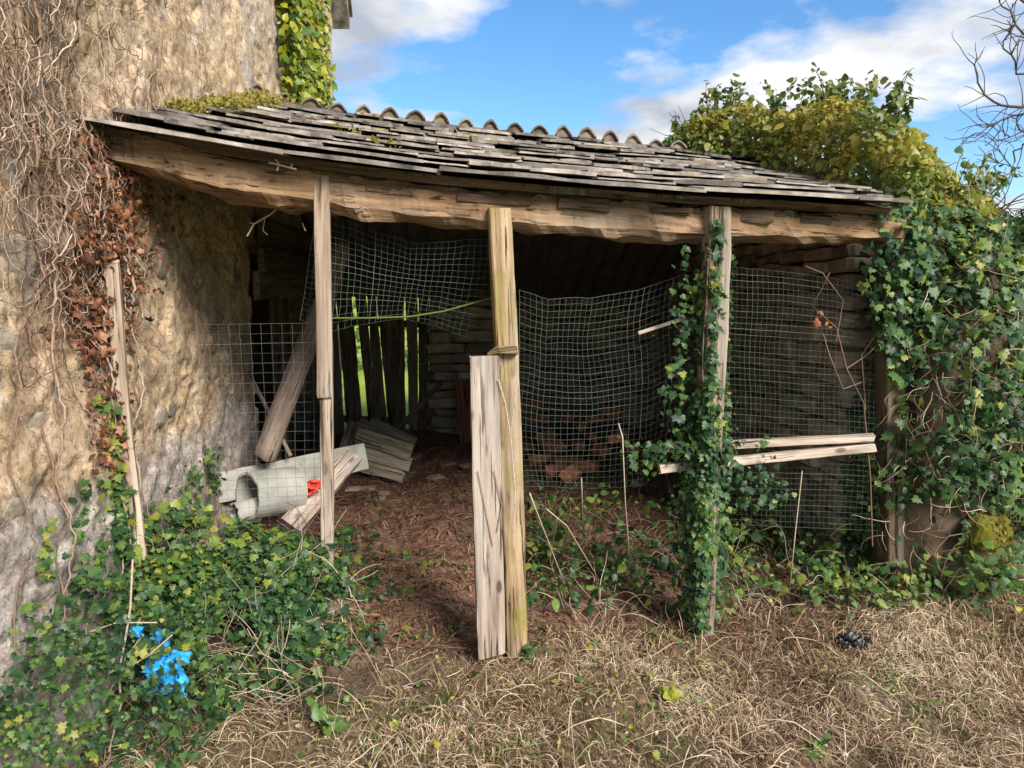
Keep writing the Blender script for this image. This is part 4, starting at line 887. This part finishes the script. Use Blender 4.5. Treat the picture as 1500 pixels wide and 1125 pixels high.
for k in range(150):
    i = rng.integers(len(pos)); b = k % 4
    p = pos[i] if b else np.array(at(random.gauss(1362, 26), random.gauss(570, 45), 3.42))
    lines.append(walk(p, (rng.normal(0, .5), -.2, -1 if random.random() < .7 else .6), random.randint(8, 22), .016, .09))
stems(ivR, lines, .0028, .001, M_vine)

# adult ivy bush growing over the roof corner
bush = thing('roof_bush', 'yellow green leafy bush spilling over the far corner of the slate roof', 'bush', S(.97, .4))
pos = []; lines = []; tints = []
outline = [(968, 212), (985, 196), (1010, 172), (1040, 160), (1075, 150), (1110, 152), (1150, 158), (1185, 148), (1215, 138), (1260, 142), (1310, 165), (1360, 210), (1410, 266), (1440, 284), (1470, 330)]
ox = [a for a, b in outline]; oy = [b for a, b in outline]
for k in range(14000):
    x = random.uniform(972, 1462); tp_ = np.interp(x, ox, oy); bt_ = np.interp(x, [970, 1050, 1100, 1200, 1270, 1340, 1420, 1480], [214, 228, 232, 268, 300, 318, 345, 350])
    f = random.random() ** .8; y = bt_ + (tp_ + 14 * mnoise.noise(Vector((x * .06, 1, 0))) + 4 - bt_) * f
    Yb = np.interp(x, [970, 1100, 1260, 1340, 1480], [5.5, 5.05, 4.05, 3.6, 3.75]); Yd = Yb + random.uniform(-.15, .75) + f * .15
    if mnoise.noise(Vector((x * .035, y * .035, Yd * 2))) < -.36: continue
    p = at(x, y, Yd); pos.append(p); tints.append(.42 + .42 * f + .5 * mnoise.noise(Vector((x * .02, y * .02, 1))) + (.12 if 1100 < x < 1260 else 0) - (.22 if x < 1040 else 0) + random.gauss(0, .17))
for k in range(60):                              # upright shoots
    x = random.uniform(985, 1330) if k < 50 else random.uniform(1420, 1455); y0 = np.interp(x, ox, oy) + 18; Yd = np.interp(x, [970, 1100, 1260, 1340, 1480], [5.5, 5.15, 4.25, 3.75, 3.9]) + random.uniform(0, .3)
    hgt = random.uniform(.06, .24); b = at(x, y0, Yd); ln = walk(b, (rng.normal(0, .2), 0, 1), 10, hgt / 10 + .006, .06); lines.append(ln)
    for q_ in ln[2:]:
        for _ in range(2): pos.append(Vector(q_) + Vector(rng.normal(0, .014, 3))); tints.append(random.gauss(.35, .18))
leaves(bush, pos, np.tile(np.array([-.1, -.7, .6]), (len(pos), 1)), rng.uniform(.024, .05, len(pos)), M_bush, T_oval, 300, np.array(tints), spread=.7)
for k in range(90):
    x = random.uniform(990, 1450); b = at(x, np.interp(x, [970, 1270, 1480], [216, 300, 350]), np.interp(x, [970, 1100, 1260, 1340, 1480], [5.6, 5.2, 4.3, 3.8, 3.9]))
    lines.append(walk(b, (rng.normal(0, .3), .1, 1), 16, .022, .1))
stems(bush, lines, .005, .002)
# ivy strip up the far end of the house wall
ys_ = thing('house_ivy', 'bright yellow green ivy strip climbing the far end of the house wall', 'ivy', HW(440, 160))
pos = []
for k in range(2600):
    y = random.uniform(-70, 165); a = np.interp(y, [-70, 0, 160], [394, 399, 410]); b = np.interp(y, [-70, 0, 160], [452, 452, 468])
    x = random.uniform(a, b) + random.gauss(0, 2); p = HW(x, y); t = (p - H0).dot(HD); pos.append(H0 + HD * t + HN * random.uniform(.03, .16) + UP * p.z)
leaves(ys_, pos, np.tile(np.array([.8, -.6, .3]), (len(pos), 1)), rng.uniform(.035, .07, len(pos)), M_yivy, T_oval, 150, rng.normal(.55, .25, len(pos)))

# ------------------------------------------------------------------ bare tree beyond the wall
tree = thing('bare_tree', 'leafless tree with thin crooked branches beyond the overgrown wall', 'tree', (5.3, 5.7, 0))
tz0 = gz(5.3, 5.7)
trunk = [(5.3, 5.7, tz0 - .1), (5.26, 5.72, 1.2), (5.34, 5.65, 2.4), (5.25, 5.6, 3.4), (5.3, 5.6, 4.6)]
link('trunk', tubes_mesh('trunk', [trunk], [np.array([.13, .11, .09, .07, .03])], M_bark, 10), tree)
br = []; rr = []
def branch(p, pts, r, Y=5.6):
    ln = [np.array(p)] + [np.array(at(x, y, Y + random.uniform(-.1, .1))) for x, y in pts]
    P = np.array(ln); d = np.linspace(0, 1, len(P)); f = np.linspace(0, 1, 18); Q = np.stack([np.interp(f, d, P[:, a]) for a in range(3)], 1); Q += rng.normal(0, .012, Q.shape); br.append(Q); rr.append(np.linspace(r * .65, .003, 18))
    for k in range(13):
        i = rng.integers(5, 17); dd = Q[i] - Q[i - 1]; t_ = walk(Q[i], dd / np.linalg.norm(dd) + rng.normal(0, .7, 3), random.randint(6, 14), .03, .12, (0, 0, .03)); br.append(np.array(t_)); rr.append(np.linspace(.004, .0018, len(t_)))
T_ = lambda z: (5.28, 5.64, z)
branch(T_(2.6), ((1560, 120), (1500, 157), (1450, 150), (1425, 100), (1438, 75)), .026)
branch(T_(2.5), ((1560, 150), (1500, 165), (1460, 180), (1405, 213)), .022)
branch(T_(2.9), ((1540, 60), (1500, 55), (1470, 10), (1460, -20)), .024)
branch(T_(2.8), ((1540, 100), (1490, 110), (1470, 60), (1480, 30)), .02)
branch(T_(2.2), ((1560, 190), (1500, 205), (1480, 240), (1455, 238)), .018)
branch(T_(2.3), ((1560, 180), (1500, 195), (1470, 200), (1455, 183)), .016)
branch(T_(3.2), ((1520, 20), (1470, -30), (1440, -60)), .02); branch(T_(3.4), ((1600, -80), (1560, -160)), .03); branch(T_(3.0), ((1900, -40), (2000, -90)), .03); branch(T_(2.4), ((1850, 120), (1950, 60)), .03)
branch(T_(1.6), ((1560, 330), (1500, 310), (1470, 312)), .014)
link('branches', tubes_mesh('branches', br, rr, M_bark, 5), tree)
# far trees on the hillside
for k, (x, Y, h_) in enumerate(((1440, 62, 5.0), (1478, 70, 4.0), (1520, 66, 5.5), (1570, 75, 5), (1620, 68, 6))):
    bx_ = at(x, 400, Y); g0 = gz(bx_.x, bx_.y); tr = thing('far_tree', 'small round tree far off on the meadow hillside', 'tree', (bx_.x, bx_.y, g0), 'far trees on the hillside')
    link('trunk', tubes_mesh('trunk', [[(bx_.x, bx_.y, g0 - .2), (bx_.x + .1, bx_.y, g0 + h_ * .5)]], [np.array([.2, .1])], M_bark, 6), tr)
    d = unit(rng.normal(0, 1, (900, 3))); pp = np.array([bx_.x, bx_.y, g0 + h_ * .6]) + d * np.array([h_ * .42, h_ * .42, h_ * .42]) * (rng.random((900, 1)) ** .4) * (1 + .3 * vnoise(d * 2.5 + k * 9, 3)[:, None])
    leaves(tr, pp, d, rng.uniform(.3, .6, 900), M_ivy, T_oval, 0, rng.normal(.45, .2, 900), name='crown')

hg = thing('far_hedge', 'loose green hedge beyond the slatted back wall', 'hedge', (-2.2, 13, gz(-2.2, 13)))
hp = np.stack([rng.uniform(-5.5, 0.5, 2600), rng.uniform(12.5, 13.6, 2600), 0 * np.arange(2600)], 1); hp[:, 2] = gh(hp[:, 0], hp[:, 1]) + rng.random(2600) ** 1.5 * (1.5 + fbm(hp * 1.2, 2, 8))
leaves(hg, hp, np.tile([0, -1, .4], (2600, 1)), rng.uniform(.05, .13, 2600), M_weed, T_oval, 0, rng.normal(.5, .3, 2600))
# ------------------------------------------------------------------ ground cover
def ribbons(name, base, ang, length, arc, width, tint, mat, label, cat, lift=0.0, S_=6, curl=.5, upright=None):
    n = len(base); t = np.linspace(0, 1, S_)[None, :]
    cr = rng.normal(0, curl, n)[:, None]; a = ang[:, None] + cr * t
    dx_ = np.cumsum(np.cos(a), 1) / S_ * length[:, None]; dy_ = np.cumsum(np.sin(a), 1) / S_ * length[:, None]
    if upright is not None: sh = np.sin(upright)[:, None]; ch = np.cos(upright)[:, None]; zc = length[:, None] * t * sh * (1 - .3 * t); dx_ *= ch; dy_ *= ch
    else: zc = arc[:, None] * 4 * t * (1 - t)
    X = base[:, 0:1] + dx_; Y_ = base[:, 1:2] + dy_
    g0 = gh(X.ravel(), Y_.ravel()).reshape(X.shape) if upright is None else base[:, 2:3] + 0 * X
    Z = g0 + zc + lift + rng.random((n, 1)) * .025 * (upright is None)
    C = np.stack([X, Y_, Z], -1); roll = rng.normal(0, .6, n)[:, None, None]
    side = np.stack([-np.sin(a), np.cos(a), 0 * a], -1); wv = side * np.cos(roll) + np.array([0, 0, 1.])[None, None] * np.sin(roll)
    wd = (width[:, None] * (1 - .75 * np.abs(t - .35)))[..., None]
    v = np.stack([C - wv * wd, C + wv * wd], 2).reshape(-1, 3)
    i = (np.arange(n) * S_ * 2)[:, None] + np.arange(S_ - 1)[None] * 2
    f = np.stack([i, i + 1, i + 3, i + 2], -1).reshape(-1, 4)
    return link(name, mesh_np(name, v, f, mat, np.repeat(np.clip(tint, 0, 1), S_ * 2)), None, None, label, cat, None, 'stuff')
def area(n, x0, x1, y0, y1, rej=None):
    P = np.stack([rng.uniform(x0, x1, n), rng.uniform(y0, y1, n)], 1)
    if rej is not None: P = P[rej(P)]
    return np.concatenate([P, gh(P[:, 0], P[:, 1])[:, None]], 1)
def front(P):                                     # outside the shed, thinning to the doorway
    off = (P[:, 0] - P0.x) * FN.x + (P[:, 1] - P0.y) * FN.y; s = (P[:, 0] - P0.x) * FD.x + (P[:, 1] - P0.y) * FD.y
    edge = np.where(s < 0, -.12, .12) + .2 * fbm(np.stack([P[:, 0] * 2, P[:, 1] * 2, 0 * P[:, 0]], 1), 2, 3)
    return rng.random(len(P)) < np.clip((edge - off) / .35 + .3, 0.02, 1) * np.where((s < -.6) & (off > -.35), .25, 1)
B = area(150000, -1.7, 3.6, 1.75, 4.2, lambda P: front(P) & (rng.random(len(P)) < np.clip(.75 + 2.2 * fbm(np.stack([P[:, 0] * 2.6, P[:, 1] * 2.6, 0 * P[:, 0]], 1), 3, 45), .12, 1))); n = len(B)
lie = 9 * fbm(np.stack([B[:, 0] * 1.3, B[:, 1] * 1.3, 0 * B[:, 0]], 1), 2, 19)
patch = fbm(B * 1.7, 3, 77)
ribbons('dry_grass', B, lie + rng.normal(0, .9, n), rng.gamma(2.2, .026, n) + .02, rng.gamma(1.6, .008, n), rng.uniform(.0006, .0022, n), rng.normal(.58, .3, n) + patch * .9, M_straw, 'dry straw coloured grass lying flat in front of the shed', 'dry grass', curl=1.3)
B = area(1300, -1.2, 3.6, 2.0, 3.9, front); n = len(B)
ribbons('dry_stalks', B, rng.uniform(0, 6.28, n), rng.uniform(.1, .34, n), rng.gamma(2, .018, n), rng.uniform(.0011, .0024, n), rng.normal(.78, .15, n), M_straw, 'long pale dry stalks strewn over the flattened grass', 'dry grass', lift=.012, curl=.5)
B = area(17000, -1.4, 3.4, 2.0, 3.6, lambda P: (fbm(np.stack([P[:, 0] * 2.3, P[:, 1] * 2.3, 0 * P[:, 0]], 1), 3, 15) > -.02) & front(P)); n = len(B)
ribbons('green_grass', B, rng.uniform(0, 6.28, n), rng.uniform(.02, .07, n), None, rng.uniform(.001, .0026, n), rng.random(n), M_grass, 'short green grass blades coming up through the straw', 'grass', upright=rng.uniform(.4, 1.3, n))
B = area(14000, -1.5, 1.75, 3.0, 7.0, None); n = len(B)
ribbons('floor_litter', B, rng.uniform(0, 6.28, n), rng.gamma(3, .025, n) + .02, rng.gamma(2, .006, n), rng.uniform(.0015, .005, n), rng.normal(.5, .25, n), M_litter, 'reddish brown litter of twigs and needles on the shed floor', 'litter')
def lowleaves(name, pts, label, cat, mat=M_weed, size=(.02, .05), T=T_oval, single=0, tint=None, hmax=.06):
    t = thing(name, label, cat, pts[0]); p = np.array(pts) + np.stack([0 * np.arange(len(pts)), 0 * np.arange(len(pts)), rng.random(len(pts)) * hmax], 1)
    leaves(t, p, np.tile([0, -.5, 1.], (len(p), 1)), rng.uniform(*size, len(p)), mat, T, single, tint); return t
pts = [gpt(random.uniform(775, 1320), random.triangular(735, 925, 820), 0) for _ in range(3900)]
pts = [p for p in pts if mnoise.noise(p * 3.0) > -.12]
t_ = lowleaves('undergrowth', pts, 'low leafy weeds and ivy growing under the green nets', 'weeds', M_ivy, (.022, .048), T_oval, 200, np.clip(rng.normal(.6, .22, len(pts)), 0, .98), .24)
lines = [walk(p, (rng.normal(0, .8), rng.normal(0, .6), .7), 18, .022, .12, (0, 0, -.05)) for p in pts[::6]]
stems(t_, lines, .0025, .001, M_vine)
pts = [gpt(random.uniform(1180, 1500), random.uniform(800, 900), 0) for _ in range(700)]
lowleaves('bank_weeds', pts, 'fresh green weeds at the foot of the ivy covered bank', 'weeds', M_weed, (.025, .05), T_oval, 60, None, .2)
pts = [gpt(random.uniform(500, 700), random.uniform(700, 940), 0) for _ in range(800)]; pts = [p for p in pts if mnoise.noise(p * 4) > .1]
lowleaves('floor_ivy', pts, 'small dark ivy leaves creeping across the shed doorway floor', 'ivy', M_ivy, (.02, .04), T_ivy, 60, None, .03)
pts = [gpt(random.uniform(760, 1000), random.uniform(660, 740), 0) for _ in range(260)]
lowleaves('inner_weeds', pts, 'dark weeds growing on the floor behind the drooping net', 'weeds', M_ivy, (.03, .05), T_ivy, 0, None, .06)
fl = area(7000, -1.5, 3.4, 1.9, 4.0, front); lt = thing('leaf_litter', 'dead brown leaf flakes scattered over the flattened straw', 'leaf litter', fl[0]); fl[:, 2] += rng.uniform(.008, .04, len(fl))
leaves(lt, fl, np.tile([0, -.2, 1.], (len(fl), 1)), rng.uniform(.007, .02, len(fl)), M_straw, T_dead, 0, rng.normal(.3, .25, len(fl)), tip=(.3, .3, 0), spread=.8); lt['kind'] = 'stuff'
fl = area(5200, -1.2, 3.4, 1.9, 3.6, lambda P: (fbm(np.stack([P[:, 0] * 1.9, P[:, 1] * 1.9, 0 * P[:, 0]], 1), 3, 25) > .0) & front(P)); gl = thing('clover_patch', 'tiny fresh green leaves dotted through the straw', 'weeds', fl[0]); fl[:, 2] += rng.uniform(.008, .045, len(fl))
leaves(gl, fl, np.tile([0, -.4, 1.], (len(fl), 1)), rng.uniform(.008, .022, len(fl)), M_weed, T_oval, 0, rng.normal(.6, .25, len(fl)), tip=(.3, .3, 0), spread=.6); gl['kind'] = 'stuff'
def sprout(x, y, n, h, label, mat=M_weed, size=.04, tint=.55, T=T_oval, name='weed'):
    b = gpt(x, y, 0); t = thing(name, label, 'weed', b); ps = []; ls = []
    for k in range(n):
        ln = walk(b, (rng.normal(0, .5), rng.normal(0, .4), 1), 7, h / 7 * random.uniform(.6, 1.1), .08); ls.append(ln); ps += [Vector(q_) for q_ in ln[2:]]
    leaves(t, ps, np.tile([0, -.7, .8], (len(ps), 1)), rng.uniform(.7, 1.2, len(ps)) * size, mat, T, min(len(ps) - 1, 14), rng.normal(tint, .15, len(ps)), tip=(0, 0, .3)); stems(t, ls, .002, .001)
sprout(485, 1085, 4, .13, 'dark green weed sprouting alone in the straw near the doorway')
sprout(775, 965, 4, .06, 'small weed at the foot of the middle post', M_ivy, .035)
sprout(985, 1025, 4, .05, 'yellowing weed lying in the straw before the ivy post', M_weed, .035, .95)
sprout(1200, 1108, 4, .06, 'broad leaved green weed in the straw before the black scrap', M_weed, .04, .5)
sprout(1270, 660, 3, .28, 'slender light green shoot beside the ends of the two boards', M_weed, .04, .7)
sprout(1205, 860, 4, .3, 'tall light green weed below the two boards', M_weed, .045, .6)
sprout(575, 1070, 1, .03, 'single yellow leaf lying in the straw', M_weed, .03, 1.0)
st = thing('dry_stalks_clump', 'few dry upright stalks leaning before the drooping net', 'stalks', gpt(820, 850, 0))
for q_ in [[tuple(gpt(832, 868) + UP * .0), tuple(FP(790, 760, -.2)), tuple(FP(776, 722, -.2))], [tuple(gpt(878, 850)), tuple(FP(830, 770, -.2)), tuple(FP(800, 745, -.2))], [tuple(gpt(854, 790)), tuple(FP(853, 740, -.1)), tuple(FP(852, 700, -.1))], [tuple(gpt(925, 850)), tuple(FP(916, 740, -.1)), tuple(FP(912, 640, -.1)), tuple(FP(906, 620, -.1))], [tuple(gpt(1155, 880)), tuple(FP(1165, 780, -.12)), tuple(FP(1175, 690, -.12))]]: link('stalk', tubes_mesh('stalk', [q_], [.003], M_vine, 5, [random.uniform(.5, .95)]), st)
cl = thing('climbing_stem', 'dry climbing stem with a red dead leaf twisting up the net', 'creeper', gpt(1280, 800, 0))
pl = [((1278, 800), (1275, 700), (1265, 590), (1240, 540), (1225, 480), (1190, 450), (1215, 400)), ((1268, 600), (1262, 520), (1290, 480), (1275, 420)), ((1240, 540), (1270, 520), (1300, 490)), ((1225, 500), (1235, 440), (1205, 400), (1180, 390)), ((1262, 560), (1235, 570), (1215, 520), (1200, 470))]
link('stems', tubes_mesh('stems', [[tuple(FP(x, y, .0)) for x, y in q_] for q_ in pl], [.004, .003, .003, .003, .003], M_vine, 5, [.1, .15, .2, .1, .2]), cl)
leaves(cl, [FP(1200, 470, -.02), FP(1206, 463, -.02), FP(1214, 468, -.02), FP(1196, 466, -.02)], np.tile([0, -1, .3], (4, 1)), .05, M_dead, T_dead, 3, np.array([.9] * 4), name='dead_leaves')
pv2 = thing('post_creeper', 'thin dry creeper stem running up the middle post and plank', 'creeper', FP(745, 940, -.17))
link('stems', tubes_mesh('stems', [[tuple(FP(x, y, -.185)) for x, y in q_] for q_ in (((752, 800), (755, 720), (748, 640), (740, 590), (730, 556)), ((748, 640), (752, 600), (756, 560)), ((722, 800), (708, 730), (700, 690)), ((728, 780), (735, 740), (724, 690)))], [.0028, .002, .002, .002], M_vine, 5, [.9, .8, .4, .4]), pv2)
dv = thing('dry_bramble', 'pale branching dry bramble rising through the low ivy beside the blue bag', 'stem', gpt(165, 1100, 0))
link('stems', tubes_mesh('stems', [[tuple(at(x + random.uniform(-3, 3), y, 2.2)) for x, y in q_] for q_ in (((160, 1100), (175, 1030), (172, 985), (182, 930), (193, 890), (196, 820)), ((172, 985), (215, 960), (250, 930)), ((45, 1060), (85, 1005), (103, 975), (98, 950)), ((103, 975), (135, 945)), ((145, 1080), (115, 1025), (140, 980)), ((130, 1070), (165, 1000), (185, 960), (210, 930)), ((135, 925), (170, 912), (230, 912)), ((182, 950), (176, 920), (185, 900)))], [.0035, .0025, .003, .002, .002, .002, .0025, .002], M_vine, 5, [.9, .9, .8, .8, .9, .9, .9, .7]), dv)
gb = thing('grey_branch', 'pale grey fallen branch lying at the edge of the ivy', 'branch', gpt(390, 960, 0))
link('stems', tubes_mesh('stems', [[tuple(gpt(x, y, .05)) for x, y in q_] for q_ in (((330, 1020), (380, 965), (410, 950), (470, 940)), ((375, 1020), (385, 965)))], [.005, .003], M_vine, 5, [.8, .8]), gb)
# moss tufts along the roof and wall joint
ms = thing('roof_moss', 'yellow brown moss tufts growing where the slate roof meets the house', 'moss', S(.12, .6))
pos = []
for k in range(3000):
    c = random.choice(((.012, .35), (.02, .5), (.035, .6), (.02, .75), (.05, .8), (.03, .9), (.07, .9), (.3, .3), (.22, .5), (.4, .7)) if k % 9 == 0 else ((.012, .4), (.02, .55), (.035, .66), (.02, .75), (.05, .82), (.03, .9))); u = min(max(c[0] + random.gauss(0, .013), .0), 1); v = min(max(c[1] + random.gauss(0, .04), 0), 1)
    pos.append(S(u, v) + Sn(u, v)[2] * random.uniform(.03, .085))
leaves(ms, pos, np.tile([.2, -.8, .5], (len(pos), 1)), rng.uniform(.008, .022, len(pos)), M_moss, T_oval, 0, None, tip=(0, -.2, .8), name='tufts')
